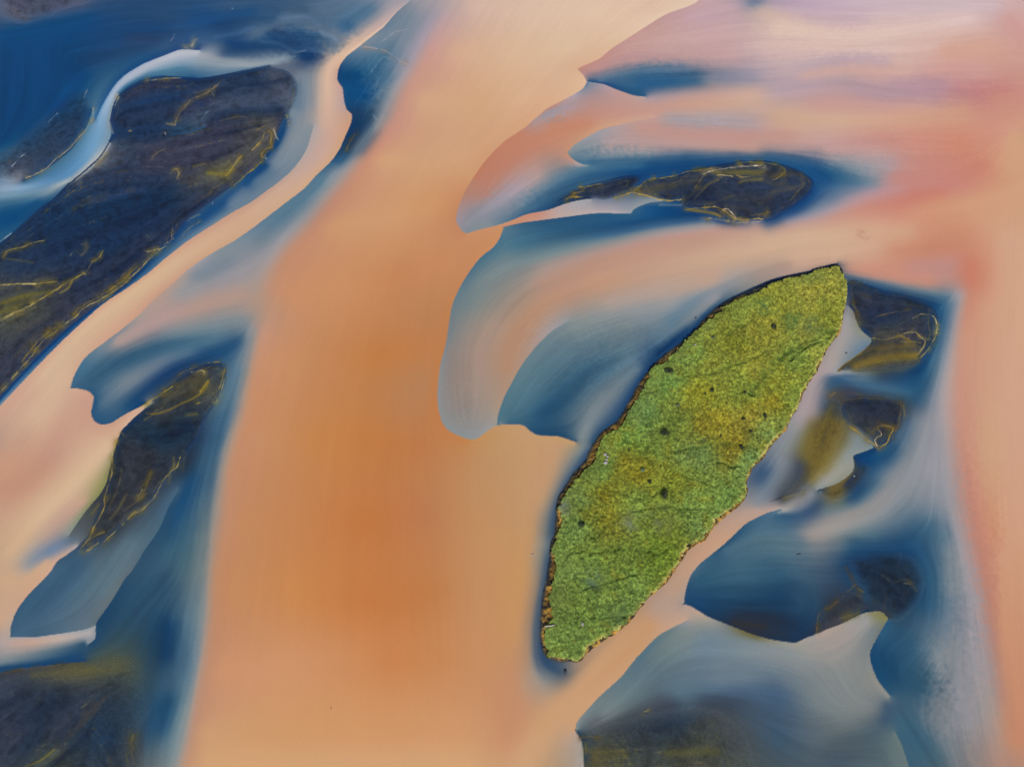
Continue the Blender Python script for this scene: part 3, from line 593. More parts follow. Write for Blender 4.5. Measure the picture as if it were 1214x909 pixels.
# thin deposits (silt lines, foam, wet creases): points | colour | width | strength
LINES = '''
780,222 830,215|5a5238|6|.5
845,205 900,207|6a6238|6|.6
860,245 890,250|4c463c|6|.5
900,245 930,215|4a4640|8|.45
880,232 915,236|40404a|6|.5
984,480 975,520 962,556|6a5c30|8|.5
1000,500 988,535|74683a|7|.5
1014,434 1050,425 1084,422|806a2a|9|.95
1030,413 1082,410|665632|6|.6
1060,690 1075,687 1086,700|5a5240|3|.5
1040,690 1050,700 1048,720|40404a|4|.5
1003,672 1012,690 1020,708|4a4034|5|.55
1064,676 1068,655|3c5070|2.5|.4
1072,700 1066,722|3c3c44|5|.5
870,738 905,742|34302e|7|.5
770,228 800,222|54503c|7|.5
850,232 900,240|48443c|8|.4
905,215 940,225|4a4844|7|.5
830,222 815,235|5c5238|5|.5
20,395 60,372|4c4840|7|.4
150,170 200,180 250,170|4c4c5c|9|.4
110,240 170,225|33446a|8|.4
160,125 200,118 240,125|16386a|5|.5
330,100 345,118|545c74|7|.5
280,110 320,100|3c4a6c|7|.4
210,458 240,445|544c34|8|.5
150,550 165,580|3f4450|8|.4
40,800 110,795 150,795|5a5638|8|.5
15,880 40,860|4a4c58|8|.4
700,890 740,893|5a522c|9|.5
790,893 850,890|585430|9|.55
380,30 360,20 330,22|6c86aa|5|.3
400,48 380,38|7c94b4|5|.3
300,33 280,40 255,44|4a6c98|5|.3
344,67 330,70 318,73|9c9ca0|2.3|.5
350,69 372,69|0f3566|3|.7
330,48 318,40|16386c|5|.4
290,58 270,50|163c72|5|.4
350,62 330,52 310,50|5c7aa2|4|.3
372,50 385,60|2a5288|2.5|.5
366,55 378,62|2a5288|2.5|.5
362,60 350,63|8c98ac|2.3|.5
174,95.6 195,93.4 216,93|a08a5c|1.2|.8
209,149 209.6,142.6 218,129.4 228,119.5 241,113.7 251,108 260,100.5|8c7a58|1.3|.85
198,148 208,150|a08a50|2.5|.6
231,112 247.5,108|7a6c58|2.5|.6
252.5,111 255,115.4|a09068|1.5|.8
240,142.6 247.5,133.5|6a84a0|1.2|.8
195.6,157.5 197,161|a8a4a0|1.5|.9
203,160 224,159 244,151|2f608c|2.5|.7
268,208.6 275.6,200.4 286,187|b89c48|1.3|.95
298.7,179.7 307,172 312.7,165.7 313.6,160 318.5,157.5 322.6,159 321,169 324,174|9c8440|1.2|.9
324,174 315,177 310,184 313.6,189 307,194 302,199 295,203.7 285.5,213.6 277,219|8c7838|1.6|.9
325,154 327,161 330,167|b0a890|1|.9
340,137.6 342.4,151|98907a|1|.9
314,184 316,189|a8b0b4|1|.9
305,156 318.5,147.5|8c7a40|2.5|.6
180,192 185,184 195.6,178|8c8468|1|.8
203,207 210,202 213.7,207 211,213.6|9c8c60|1.5|.7
230,199 244,195|7c6c40|3|.5
248,206 266,208 276,202|8c7c30|6|.5
262,144 282,139 294,141|70604c|1|.8
170,198.7 195,200 203,207|5c5c68|1.2|.6
110,127.5 110.6,138.6 104,151 94,163 81.7,177 67,189 49.5,203 30,212|a89a7c|1.1|.9
100,116 103,106|a09898|1.6|.8
57,145 69,134|8c98ac|1|.8
14,198 20,190.6 32,182|909aa8|1|.8
136,124 141,115|b0a48c|1.5|.8
130,146 134,158|b0a898|2.5|.8
116,195.5 126,183|b0a080|1|.8
79,223 106,203|8c8880|.8|.7
227.7,54.5 231.4,46|c8c0a8|1.2|.9
203,48 207,40|6c7088|1|.8
219,56 223,57|b8b0a0|1.5|.9
275,10 276,11|a0a4b0|1.5|.9
153,157 156,156|8c7c50|1.5|.8
0,286.5 13,276.6|a8a8a4|1|.8
5.5,305 10,298.6 28.6,293 42,287.6 53,286|a08c50|1.3|.9
10,308 40,312|6c6440|3|.6
84,304 92,294 102,290 103,298 95,306|7c7460|1.5|.5
123,298.6 119,306 110,312 103,323 88,331.6 75,339 64,347 44,358 22,371 0,382|a08a48|1.4|.95
98,323 102,326|b09a54|2.5|.8
86,335 81,343 73,348|a88c3c|3|.8
0,380 40,361|c4b478|.9|.9
0,340 22,338 35,338 47,337 70,334|a89450|1.6|.8
28,338.4 44,338|c8b470|1.6|.9
5,360 30,352 60,347|6e6428|6|.6
0,372 25,364|746a2a|6|.6
199,286.5 187,298.6 176,308.5 163,321.7 150,334 134,346 119,356 101,365.7 90,376.7 72.6,387.7 55,402 42,417 28.6,433 13,450 0,466|a8985c|1.1|.9
163,317 148,331 132,343 117,353 99,363 88,373|7c6c34|1.5|.7
70,386 52,399 40,413 27,429|7c6c34|1.8|.7
177,281 178,283|9c9478|1.4|.9
176,299.7 183,297.5|9c9060|1.2|.8
203,282 205.5,269.5|9c8c60|1|.9
225,259.6 238,254.7|8a8878|1|.8
173,299 193,294 205.5,283|a09060|1.2|.8
215,279.5 226,270 238,262|8c8878|1|.7
252,240 253,243|90949c|1.3|.8
166,482.6 185.6,471 195.5,464.5 204.6,458|a88c30|2|.85
172,483 182,477.6|8c8c64|3|.7
227,441 242,439.7 243,444|b8a468|1.2|.9
248,451 245,459.5 237,468 227,474 215,479 202,486 185.6,491 174,490|8c7428|2.3|.7
246.7,453 238,464.5|b09430|2.6|.8
212,444.6 228.5,435.6 245,430.6 258,429.5|6c6034|1.2|.8
245,430.6 258,429.3 265.6,433 266.5,441 263,453 260,461|98803c|1.2|.9
267,449.6 261.5,466 255,477.7|b0a468|1|.8
234,478.5 238.4,477.7|8c7c38|1.2|.9
222,492.5 233.5,491|6c6034|4|.6
228,456 240,450|5c5434|7|.5
144,513 147.7,515.6|a08c40|1|.8
138.5,522 132.4,549 133,558.5 128,577 124,592 124.7,597 118.5,612.4 111,625 107,637 94,651|9c8440|1.4|.9
214,541.6 209.4,554 205,557 195.6,567.8 189.4,578.6 183,589 177,595.5 168,604.7 157,609 144.7,621.7 134,632.5 121.6,643|a8944c|1.1|.95
206.4,543 206.4,555.4|7c6c34|3|.7
201.7,563 200,572|706434|4|.6
218.7,535.4 217,558.5|5c5638|4|.7
180,557 174,574 168.6,589|7c6c34|1.5|.7
169,580 164,591.6|9c8c54|1.2|.8
151,586 140,605 131,615.5|5c5434|2.5|.7
160,606 154,615.5|7c6a2c|4|.7
117,597 109,609|7c6a2c|3|.6
107,638.6 124.7,630|7c7040|1|.8
117,643 103,652.5|8c7840|2|.7
687,222.5 696,222 703,219.6 712,218.5|a88a38|1.5|.9
672,236.8 680,234 691,234.4|a88838|1.3|.9
680,230 692,227|94783a|2|.7
728.5,233.9 740,231.5 750,228 758,221 766,215 775.4,211.7 790,210.6 800.5,208.4 810,205.7|a88c3c|1.4|.95
750,228.8 762,230.8 773,234 785,236.8 796.5,237.7 808,236|b8943c|1.8|.95
766,224 785,221|5a543c|6|.6
782,243 808,243|a0a0a4|2.5|.6
810,205 819,203.5 836,201 850,198|9c8240|1.4|.9
832.4,208.4 844,203 860,199.8 874.7,198.2 889,197.2 907,197 904,200|e0ccb0|1.4|.95
874.7,193 892,192.5 907.7,194.5 919.6,196 927.5,200 931,204 925,210 915.6,214.6|8c7838|1.5|.9
849.6,208.4 863,208.4 868,210|c8b078|1.4|.9
872,208.4 881,211 889,210|a08850|1.3|.9
860,203.5 905,204.5|66603a|5|.6
876,217.6 884,215 902.4,213.7|74683c|4|.7
823,236.8 830,229 839,219.6 851,214.3|786838|3|.8
823,223.6 832,211.7|6c6040|2|.7
812.6,248.6 827,247 847,246 856,248.6 863,254 872,259 889,260.8 904,260|b0923c|1.3|.9
855.5,248.6 863,248.6 872,259|e0c8a8|1.2|.95
816.6,248.6 843,252.6 853.6,256.6|7c6830|3.5|.8
830,258 850,260.5 869,263|706840|2|.7
922,243 917,254|1a3458|3|.7
882.6,222 929,224|2c3c5c|4|.6
906,258 910,251|7c6c40|1.5|.7
843,242 869,233|5c5440|3|.7
915.6,229 948.6,221 950,206|4c4a48|5|.5
1007.7,335.8 1014,334.8 1023.6,337|5c5444|1.5|.7
1018,374 1011.7,361|6c5c34|2|.8
1038,376.8 1054,372 1070,368 1077.7,367.8|6c5c48|1|.8
1081,378 1087,374.4 1095,372.8 1104,373.9 1108.7,378 1110.7,386 1110,395 1106.7,404.5 1100,415 1091,424|a08c50|1.3|.9
1105,374.5 1109,379 1110.7,387 1110,395|d0c088|1|.9
1034,400.8 1046,403.8 1056.6,401.6 1066,399 1079,404.5|a48c48|1.3|.9
1066,405.8 1091,406.5|a08c48|1.5|.8
1071,396 1084,395 1089.6,400.5 1096,404.5 1095,411 1088,420|b8a060|1.4|.9
985,469.6 991,465.6|8c7040|1.5|.8
1001,475.5 1021,471.6 1048.6,472.6 1066.4,476.5 1069,481.5 1067,497 1058.5,519|5c5040|1.3|.8
1071,480.5 1073,493|7c6c40|2.5|.7
1007,505 1019,513 1029,522 1036.7,527 1040.7,532 1052.6,523 1058.5,508|a08438|1.3|.9
1040.7,510 1045.6,516 1039.7,519 1036.7,523 1040.7,529|d0b078|1.2|.9
1033,513 1044.6,505 1056.5,507|7c6838|2|.7
1009,465.6 1021,467.6|5c5038|4|.6
914,594 930,588 950,580.5|2f3440|2|.7
930,591 953.6,582.5|7c7448|1.2|.7
968,750 971,727 984.5,719 997.8,707.5 1012.6,694|6a5838|1.3|.8
1017.6,697.6 1022.5,701|6c5a30|3|.7
1002.7,673 1011,684|4c4038|3|.6
1072,691 1078.6,692.6|6c6450|2|.6
1033,728 1050,733.5|84804c|3|.6
993,734 1017.6,726|6c6438|2|.6
1012.5,564.6 1013.5,564.6|c0c4cc|1.4|.9
0,798 25,793 50,790 75,787|5c5448|1|.6
30,909 50,900 65,888|706830|2.5|.7
158,870 156,890 160,905|6c6440|2|.5
150,895 152,905|5c583c|3|.5
688,874 700,872 712,874|6c5c34|1.5|.7
694,882 695,895|8c7c48|1.2|.6
762,844 768,842|9c8c50|1.5|.8
440,85 455,68 465,72|8ca0b8|1|.6
450,92 445,108 452,113|7894b0|1|.5
420,125 440,95|2a6094|1.2|.5
430,55 455,60 475,72 482,76|c0a8a8|1.2|.6
455,48 470,38 485,34|b0a8b0|1.5|.5
440,135 447,142|8ca4bc|1.5|.5
410,178 420,160|6c5c40|1.4|.8
840,258 870,263 900,263|c0a8a4|1|.5
893,265 905,262|d0b8b0|1.2|.7
1018,277 1027,279|b87868|1.3|.5
'''
# patches where the sediment breaks up over ripples: x y rx ry strength
RIPPLED = [(1150,780,28,140,.6),(365,45,60,28,.6),(442,95,22,40,.45),(640,400,40,40,.35),(690,440,40,30,.35),(100,250,60,30,.0),(1120,820,30,60,.8),(1150,560,20,90,.5),(1000,50,160,40,.5),(1130,110,90,30,.5),(720,175,50,12,.7),(660,140,30,15,.7),(840,145,70,10,.6),(790,60,80,30,.4),(720,420,60,40,.5),(1100,180,110,30,.5),(545,480,25,30,.4),(1180,650,20,120,.4),(610,230,45,25,.4)]
BARS = [
('141,113 152,105 168,98 190,94 215,93 245,92 285,86 320,80 340,84 352,95 355,112 349,128 340,142 330,156 322,174 309,192 291,208 268,225 245,243 222,261 201,286 190,293 165,321 140,344 110,366 80,389 55,412 33,434 18,450 0,471 -40,515 -60,400 -40,320 0,289 12,280 31,262 46,248 63,236 81,218 101,203 119,186 130,168 134,158 132,145 134,132 137,121',.55,'26365a',0.3,
 'largest black sand bar, veined with yellow silt, between pale winding channel and peach stream'),
('109,129 105,145 97,160 85,176 65,193 45,206 28,214 8,215 -12,212 -12,192 14,172 40,150 66,128 90,110 103,110',.2,'2c4468',0.2,
 'blue-black sand bar edged by one thin pale line, west of the winding channel'),
('2,2 3,20 25,29 45,25 75,12 110,2 140,-8 60,-30 0,-25',.25,'4a5674',0.5, 'faint mauve mud bank in the dark blue water, cut by the upper left corner'),
('143,512 150,504 163,494 171,485 186,470 200,459 215,447 228,438 243,431 256,428.5 266,431 269,438 268,450 263,464 256,478 248,490 240,508 231,525 222,538 215,548 207,558 200,568 192,578 182,590 170,603 155,612 145,622 132,635 118,645 105,652 93,652 90,648 100,638 108,625 115,607 125,585 130,565 135,540',.4,'2c3444',0.35,
 'long near-black tapering sand bar with gold edges, at the tip of the thin peach tongue'),
('660,239 672,231 685,223 700,218 718,213 738,209 752,208 758,212 754,221 748,228 735,232 725,236 715,238 700,236 685,236',.3,'28344f',0.85,
 'small dark spit with short gold dashes on the left tail of the fish-shaped bar'),
('749,228 758,220 766,214 776,211 790,209.5 801,207 812,203 830,199 850,195 872,191.5 895,190.5 915,192 935,197 952,204 963,212 965,220 961,229 952,238 942,246 930,254 918,260 905,263 885,264 868,262 852,257 838,252 822,249 810,246 806,241 808,237 797,239 785,238 773,235 762,232',.5,'2e3a54',0.9,
 'fish-shaped black sand bar with cream foam lines, in pink water above the green island'),
('1007,334 1015,333 1030,338 1050,345 1070,349 1090,355 1105,362 1111,372 1113,386 1111,400 1104,414 1093,428 1080,438 1068,441 1045,440 1020,441 998,440 1000,433 1010,426 1022,417 1031,409 1034,402 1027,395 1020,389 1015,378 1012,368 1008,358 1005,345',.45,'2e3950',0.45,
 'black sand bar with a mustard lower half, beside the tip of the green island'),
('1001,477 1010,471 1022,469 1040,470 1055,472 1067,477 1072,484 1070,498 1064,514 1056,526 1045,534 1038,534 1036,528 1028,521 1018,513 1007,505 1000,495 998,485',.4,'28344c',0.5,
 'rounded black sand bar with a curled gold hook, next to the submerged mustard shoal'),
('984,470 998,476 999,492 1004,506 997,522 988,540 978,556 967,567 957,575 945,583 932,590 919,594 934,582 945,565 950,548 957,530 961,512 965,495 974,480',.12,'6e5e2e',0.6,
 'mustard shoal of drowned sand with a dark pointed foot, beside the right island bank'),
('1014,545 1028,548 1034,556 1022,572 1010,586 1000,592 985,594 975,588 972,582 990,575 1003,567 1011,558',.12,'3a3830',0.5,
 'small brown and navy shoal below the pale wedge, downstream of the hooked bar'),
('1006,662 1030,655 1060,652 1084,660 1097,684 1091,712 1075,731 1058,737 1051,731 1040,724 1030,722 1022,708 1014,688',.15,'1c2c42',0.6,
 'widest dusky shoal, drowned at the right end of the navy lagoon, faintly flecked brown'),
('966,750 971,728 985,718 998,707 1012,694 1022,693 1030,700 1027,720 1018,727 1000,737 980,745',.25,'2e3440',0.6,
 'dim brown sand bar in the navy lagoon, touching the pale tongue of water below it'),
('688,873 700,864 725,856 760,846 800,836 830,833 855,840 875,855 888,875 893,900 890,940 692,940 692,895',.22,'263850',0.4,
 'speckled olive and navy sand bar cut by the bottom edge, right of the peach stream'),
('-30,800 0,797 25,792 50,789 75,786 100,784 125,778 150,775 165,780 170,795 172,815 178,840 165,870 172,909 175,945 -30,945',.24,'223654',0.5,
 'dark sand bar with an olive crest, in the lower left corner'),
('401,186 408,170 416,158 424,150 427,155 421,166 411,179 404,189',.2,'203a58',0.7, 'tiny gold-flecked black sliver of sand in the blue slot beside the narrow peach stream'),
]
ISLAND_OUT = '''800,411 821,393 839,372 860,356 884.5,344 912.7,331.7 934,326 958,321 981,314 990,312 997,314 1002,324 1005,344 1004,358 1002,372 998,391 989,406 978.5,422 971,436 970,440 962,450.6 954,465 949,478 943.5,489 937,499.4 933,510 922.4,520.5 914.5,531 905,544 893,556 887,569 887.5,583 879,598 867,609 854,619 846,628 837,640 825,648 814,658 790,693 772.6,707 760,722.7 751.5,733 739,745.6 725,754.4 709,765 697,775.6 688,785 674,785 658,784 645.8,778 640.6,761.5 639.7,745.6 642,715.7 645.8,693 649.4,671.7 651,654 653,640 657,632 659,602 662,588.6 670,574 679.6,561 690,549 698,536 704.7,524 713,512 730,499 743.5,479 754,460 766,442 779,426.6'''
ISLAND_TURF = '''807,412 817.6,402 833,386.5 861.6,362.7 884.5,352 904,344 914.4,336 937,328.5 958.5,324.8 981,317.5 993.7,316.5 999,325.5 1001.5,344 1000.5,358 998,370 993.4,390 984.6,404 974,420 966.5,434 965,440 957,450 950,464 945,477 939,488 933,498 928,508 918,518 910,528 901,540 889,553 881.5,568 882,582 873,595 861,603.5 848,613 840.5,623 831,636.5 819,643 808,653 786,689 768.5,703.5 756,719 747,729.5 734,742 720,750 705,760 695,764 690.7,772 683,779.5 665,778.5 650,779 651,770 647.6,756 647.6,744 654,736 656.4,724.5 653,710 657,687.5 661,673.5 658,661 657,647 662.4,633.5 667,620 667,611 664.5,600.5 666,590 674,582 682,569 691.5,559.6 703,549 708.6,537 714,521 727.7,511 741,502 747,486 757,473 767,452 776.5,436 791,427.5'''
TURF_COL = '''990,330,8c8c38 960,340,96943c 920,350,8a8c34 880,365,7c8838 850,390,7e8634 900,390,868432 960,400,94923c 985,400,8a9a44 940,420,7a8c3c 900,430,8a8a34 850,430,7c8434 820,420,748a3e 790,450,6c8a42 830,460,848428 880,460,7c8a36 920,460,7e8830 945,470,7a8a38 800,490,748236 760,490,6a8a4a 840,500,8a822a 880,510,847c2c 910,510,728a48 870,530,8a7e28 740,520,6e8c3c 780,530,74883a 830,540,6c8446 890,550,6a8648 720,555,64803c 740,550,7a7624 760,560,7e7822 720,580,787624 800,570,78802a 690,590,6c8442 700,610,7a7826 720,620,7a7a28 680,630,6e8844 760,600,72863a 820,600,708840 860,590,6a8640 790,630,74802c 830,630,6c8444 700,660,6e843a 670,680,6c8440 740,660,6a7e34 780,650,687e28 690,720,6a8038 660,740,6e863e 720,730,6c843e 680,765,708a42 750,700,6e863e 860,500,8e8428 895,500,8a8030 985,380,84862e 870,400,7a7e2a 920,470,8a7e24'''
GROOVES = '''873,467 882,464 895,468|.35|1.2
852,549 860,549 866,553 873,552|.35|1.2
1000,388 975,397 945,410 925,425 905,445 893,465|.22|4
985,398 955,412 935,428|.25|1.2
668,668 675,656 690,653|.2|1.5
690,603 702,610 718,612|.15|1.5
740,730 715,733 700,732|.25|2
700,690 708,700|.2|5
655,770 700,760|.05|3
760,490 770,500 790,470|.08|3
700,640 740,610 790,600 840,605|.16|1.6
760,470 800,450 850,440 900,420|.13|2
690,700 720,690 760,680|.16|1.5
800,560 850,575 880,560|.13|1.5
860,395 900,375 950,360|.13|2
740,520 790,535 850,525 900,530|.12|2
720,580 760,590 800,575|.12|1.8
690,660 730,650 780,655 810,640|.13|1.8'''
SHRUBS = [(788,513,11,'broad dark willow shrub standing alone in the upper middle of the green island'),
(788,587,11.5,'darkest and roundest shrub on the island, brown at its foot'),
(689.5,621.5,8,'dark two-lobed shrub in the pale grass near the left bank of the island'),
(793,440,9,'long low shrub hugging the upper left bank of the island'),
(918,387.5,7.5,'dark shrub highest up the island, towards its upper tip'),
(844.5,401.5,5,'small grey-green shrub near the upper left shoulder of the island'),
(803,480.5,5.5,'faint grey-green shrub just above the broad willow shrub'),
(844,463,5.5,'dark round shrub with a tiny bush at its lower left'),
(836.5,467,3,'tiny bush at the lower left of a dark round shrub'),
(882.5,465,5,'shrub at the middle of a thin dark crack in the turf'),
(881.5,497,4.5,'small upright shrub in green turf left of the tall narrow shrub'),
(906.5,493.5,6,'tall narrow dark shrub near the right bank of the island'),
(890,510.5,4.5,'inky small shrub on the ochre turf'),
(855,516,2.5,'pinhead bush on the left side of the ochre turf'),
(834,521,3.5,'small grey bush left of the ochre turf'),
(879.5,530.5,5.5,'flat wide shrub on the lower edge of the ochre turf'),
(762,558,5.5,'pale grey-green shrub in the mustard patch of turf'),
(770.5,571,5,'small dark shrub between the pale grey-green shrub and the roundest shrub'),
(783.5,552.6,2.2,'speck of a bush on the right rim of the mustard patch of turf'),
(745,533.5,2.4,'speck of a bush at the top of the mustard patch of turf')]
# ------------------------------------------------------------------ light budget
# irradiance on level ground / pi times exposure, per channel: turns a wanted screen colour into an albedo
LIGHT = np.array([1.539, 1.562, 1.654])
SHEEN = np.array([0.0042, 0.0055, 0.0088])       # what the wet surface mirrors of the sky
def albedo(srgb, sheen=True):
    return np.clip((s2l(srgb) - (SHEEN if sheen else 0)) / LIGHT, 0.002, 0.9)

sc = bpy.context.scene
COL = sc.collection
def link(o, parent=None):
    COL.objects.link(o)
    if parent is not None: o.parent = parent
    return o
def tag(o, label=None, cat=None, group=None, kind=None):
    for k, v in (('label', label), ('category', cat), ('group', group), ('kind', kind)):
        if v: o[k] = v
    return o
def mesh_obj(name, co, faces, mat, colr=None, parent=None, smooth=True):
    """co (n,3); faces (m,k) all with the same corner count"""
    me = bpy.data.meshes.new(name); co = np.asarray(co, np.float32); faces = np.asarray(faces, np.int32)
    n, (m, k) = len(co), faces.shape
    me.vertices.add(n); me.vertices.foreach_set('co', co.ravel())
    me.loops.add(m * k); me.loops.foreach_set('vertex_index', faces.ravel())
    me.polygons.add(m); me.polygons.foreach_set('loop_start', np.arange(0, m * k, k, dtype=np.int32))
    me.polygons.foreach_set('loop_total', np.full(m, k, np.int32))
    me.polygons.foreach_set('use_smooth', np.full(m, smooth, bool))
    me.update(calc_edges=True)
    if colr is not None:
        a = me.attributes.new('pigment', 'FLOAT_COLOR', 'POINT')
        c = np.ones((n, 4), np.float32); c[:, :3] = colr; a.data.foreach_set('color', c.ravel())
    me.materials.append(mat)
    return link(bpy.data.objects.new(name, me), parent)
def grid_faces(nx, ny, keep=None):
    i = np.arange(nx * ny, dtype=np.int32).reshape(ny, nx)
    f = np.stack([i[:-1, :-1], i[:-1, 1:], i[1:, 1:], i[1:, :-1]], -1)
    return f[keep] if keep is not None else f.reshape(-1, 4)
def compact(co, faces, *extra):
    used = np.zeros(len(co), bool); used[faces.ravel()] = True
    new = np.cumsum(used) - 1
    return (co[used], new[faces]) + tuple(e[used] for e in extra)

# ------------------------------------------------------------------ materials
def material(name, rough, spec, grain=0.0, grain_scale=3.0, bump=0.0, bump_scale=2.0, detail=4.0, flat=None, stretch=None):
    m = bpy.data.materials.new(name); m.use_nodes = True; nt = m.node_tree; N = nt.nodes; L = nt.links
    b = N['Principled BSDF']; b.inputs['Roughness'].default_value = rough; b.inputs['Specular IOR Level'].default_value = spec
    tc = N.new('ShaderNodeTexCoord'); vec = tc.outputs['Object']
    if stretch:
        mp = N.new('ShaderNodeMapping'); mp.inputs['Scale'].default_value = stretch; L.new(vec, mp.inputs['Vector']); vec = mp.outputs['Vector']
    if flat is None:
        at = N.new('ShaderNodeAttribute'); at.attribute_name = 'pigment'; col = at.outputs['Color']
    else:
        r = N.new('ShaderNodeRGB'); r.outputs[0].default_value = (*flat, 1); col = r.outputs[0]
    if grain:
        n = N.new('ShaderNodeTexNoise'); n.inputs['Scale'].default_value = grain_scale; n.inputs['Detail'].default_value = detail
        L.new(vec, n.inputs['Vector'])
        mr = N.new('ShaderNodeMapRange'); mr.inputs['From Min'].default_value = 0.25; mr.inputs['From Max'].default_value = 0.75
        mr.inputs['To Min'].default_value = 1 - grain; mr.inputs['To Max'].default_value = 1 + grain
        L.new(n.outputs['Fac'], mr.inputs['Value'])
        mx = N.new('ShaderNodeVectorMath'); mx.operation = 'SCALE'
        L.new(col, mx.inputs[0]); L.new(mr.outputs['Result'], mx.inputs['Scale']); col = mx.outputs[0]
    L.new(col, b.inputs['Base Color'])
    if bump:
        n = N.new('ShaderNodeTexNoise'); n.inputs['Scale'].default_value = bump_scale; n.inputs['Detail'].default_value = 3
        L.new(vec, n.inputs['Vector'])
        bp = N.new('ShaderNodeBump'); bp.inputs['Strength'].default_value = 1; bp.inputs['Distance'].default_value = bump
        L.new(n.outputs['Fac'], bp.inputs['Height']); L.new(bp.outputs['Normal'], b.inputs['Normal'])
    return m
M_WATER = material('silty_water', 0.32, 0.22, grain=0.035, grain_scale=2.6, bump=0.006, bump_scale=1.6, detail=9.0)
M_SAND = material('wet_black_sand', 0.75, 0.15, grain=0.22, grain_scale=3.5, bump=0.03, bump_scale=3.0)
M_TURF = material('turf', 0.9, 0.1, grain=0.25, grain_scale=4.0, bump=0.05, bump_scale=5.0)
M_BANK = material('eroded_bank', 0.9, 0.1, grain=0.35, grain_scale=5.0, bump=0.08, bump_scale=5.0)
M_GRASS = material('grass_blades', 0.8, 0.15, grain=0.15, grain_scale=1.5)
M_LEAF = material('willow_leaves', 0.75, 0.2, grain=0.25, grain_scale=3.0)
M_TWIG = material('willow_twigs', 0.9, 0.1, flat=(0.06, 0.045, 0.03), grain=0.2)
M_STONE = material('pale_stone', 0.85, 0.2, flat=(0.22, 0.20, 0.19), grain=0.3, grain_scale=6.0, bump=0.03, bump_scale=8.0)
M_STONE_D = material('dark_stone', 0.7, 0.25, flat=(0.03, 0.032, 0.04), grain=0.3, grain_scale=6.0, bump=0.03, bump_scale=8.0)
M_LOG = material('bleached_wood', 0.85, 0.15, flat=(0.27, 0.24, 0.20), grain=0.25, grain_scale=5.0, bump=0.01, bump_scale=14.0)
M_LOG_D = material('waterlogged_wood', 0.6, 0.3, flat=(0.02, 0.024, 0.03), grain=0.25, grain_scale=5.0)
M_PLAIN = material('outwash_sand', 0.9, 0.15, flat=(0.03, 0.033, 0.045), grain=0.35, grain_scale=0.05, detail=8)

# ------------------------------------------------------------------ the river
FIELD, EDIST, FINE, BROAD, GX, GY = build_field()
gx, gy = GX, GY
Xg, Yg = X0 + gx * CELL, Y0 + gy * CELL
PXg, PYg = w2px(Xg, Yg)
def smudge(x, y, px, py):
    """where the sediment breaks up, and how far each spot is carried sideways (cells)"""
    amp = np.zeros(px.shape, np.float32)
    for cx, cy, rx, ry, a in RIPPLED: amp = np.maximum(amp, a * np.exp(-(((px - cx) / rx) ** 2 + ((py - cy) / ry) ** 2)))
    return amp
def lines_over(C, px, py, noise, x, y):
    """lay the thin deposits over colours C (n,3) at plan positions"""
    qx = px + 0.55 * vnoise(x, y, 0.7, 61) + 0.7 * vnoise(x, y, 2.6, 62); qy = py + 0.55 * vnoise(x, y, 0.7, 63) + 0.7 * vnoise(x, y, 2.6, 64)
    wv = np.clip(0.85 + 0.65 * vnoise(x, y, 1.1, 70), 0.3, 1.6)
    brk = np.clip(0.82 + 0.55 * vnoise(x, y, 1.3, 65) + 0.3 * vnoise(x, y, 0.45, 66), 0, 1.15)
    for ln in LINES.strip().splitlines():
        p, c, w, a = ln.split('|'); w = float(w); P = parse_pts(p)
        if len(P) > 2: P = spline(P, 2.0)
        lo, hi = P.min(0) - w * 3 - 4, P.max(0) + w * 3 + 4
        k = np.nonzero((px > lo[0]) & (px < hi[0]) & (py > lo[1]) & (py < hi[1]))[0]
        if not len(k): continue
        thin = w < 2.2
        d = line_d((qx if thin else px)[k], (qy if thin else py)[k], P)
        f = np.exp(-(d / (w * 0.42 * (wv[k] if thin else 1.24))) ** 2) * float(a)
        if thin: f = f * brk[k]
        else: f = f * np.clip(0.75 + 0.9 * noise[k], 0.15, 1.2)
        hx = hexes(c)[0]; hx = hx * (1.05 if thin else 1)
        if thin and hx[0] > hx[2] + 0.08:          # a haze of the same silt beside the line
            h_ = np.exp(-(line_d(px[k], py[k], P) / (w * 2.2 + 1.2)) ** 2) * 0.55 * np.clip(0.25 + 1.0 * vnoise(x[k], y[k], 1.6, 68) + 0.5 * vnoise(x[k], y[k], 0.5, 69), 0, 1)
            C[k] += (hx * np.array([0.72, 0.7, 0.6]) - C[k]) * h_[:, None]
        C[k] += (hx - C[k]) * np.clip(f, 0, 1)[:, None]
    return C
free = np.clip((EDIST - 2) / 12, 0, 1)
amp = smudge(Xg, Yg, PXg, PYg)
rip = vnoise(Xg, Yg, 0.75, 5) + 0.6 * vnoise(Xg, Yg, 0.4, 6)
_w = FIELD; warm0 = np.maximum(np.clip((_w[..., 0] - _w[..., 2]) * 3, 0, 1), 0.9 * smooth01(_w.mean(2), 0.5, 0.64))
sx = free * (1.5 * vnoise(Xg, Yg, 9, 7) + (BROAD * 1.3 + FINE * 0.3) * (1.0 - 0.7 * warm0)) + amp * free * 7 * rip
sy = free * (1.5 * vnoise(Xg, Yg, 9, 8) + (BROAD * 1.3 + FINE * 0.3) * (1.0 - 0.7 * warm0)) + amp * free * 7 * (vnoise(Xg, Yg, 0.75, 9) + 0.6 * vnoise(Xg, Yg, 0.4, 10))
WCOL = bil(FIELD, gx + sx, gy + sy).astype(np.float32)
lum = WCOL.mean(2); warm = np.clip((WCOL[..., 0] - WCOL[..., 2]) * 3, 0, 1)
dark = smooth01(lum, 0.62, 0.35)
streak = (FINE * 0.007 + BROAD * 0.010) * (1 + 1.2 * dark) * (0.35 + 0.65 * free) * (1 - 0.72 * warm)
WCOL = WCOL * (1 + streak[..., None] * np.array([1.0, 1.0, 0.9], np.float32))
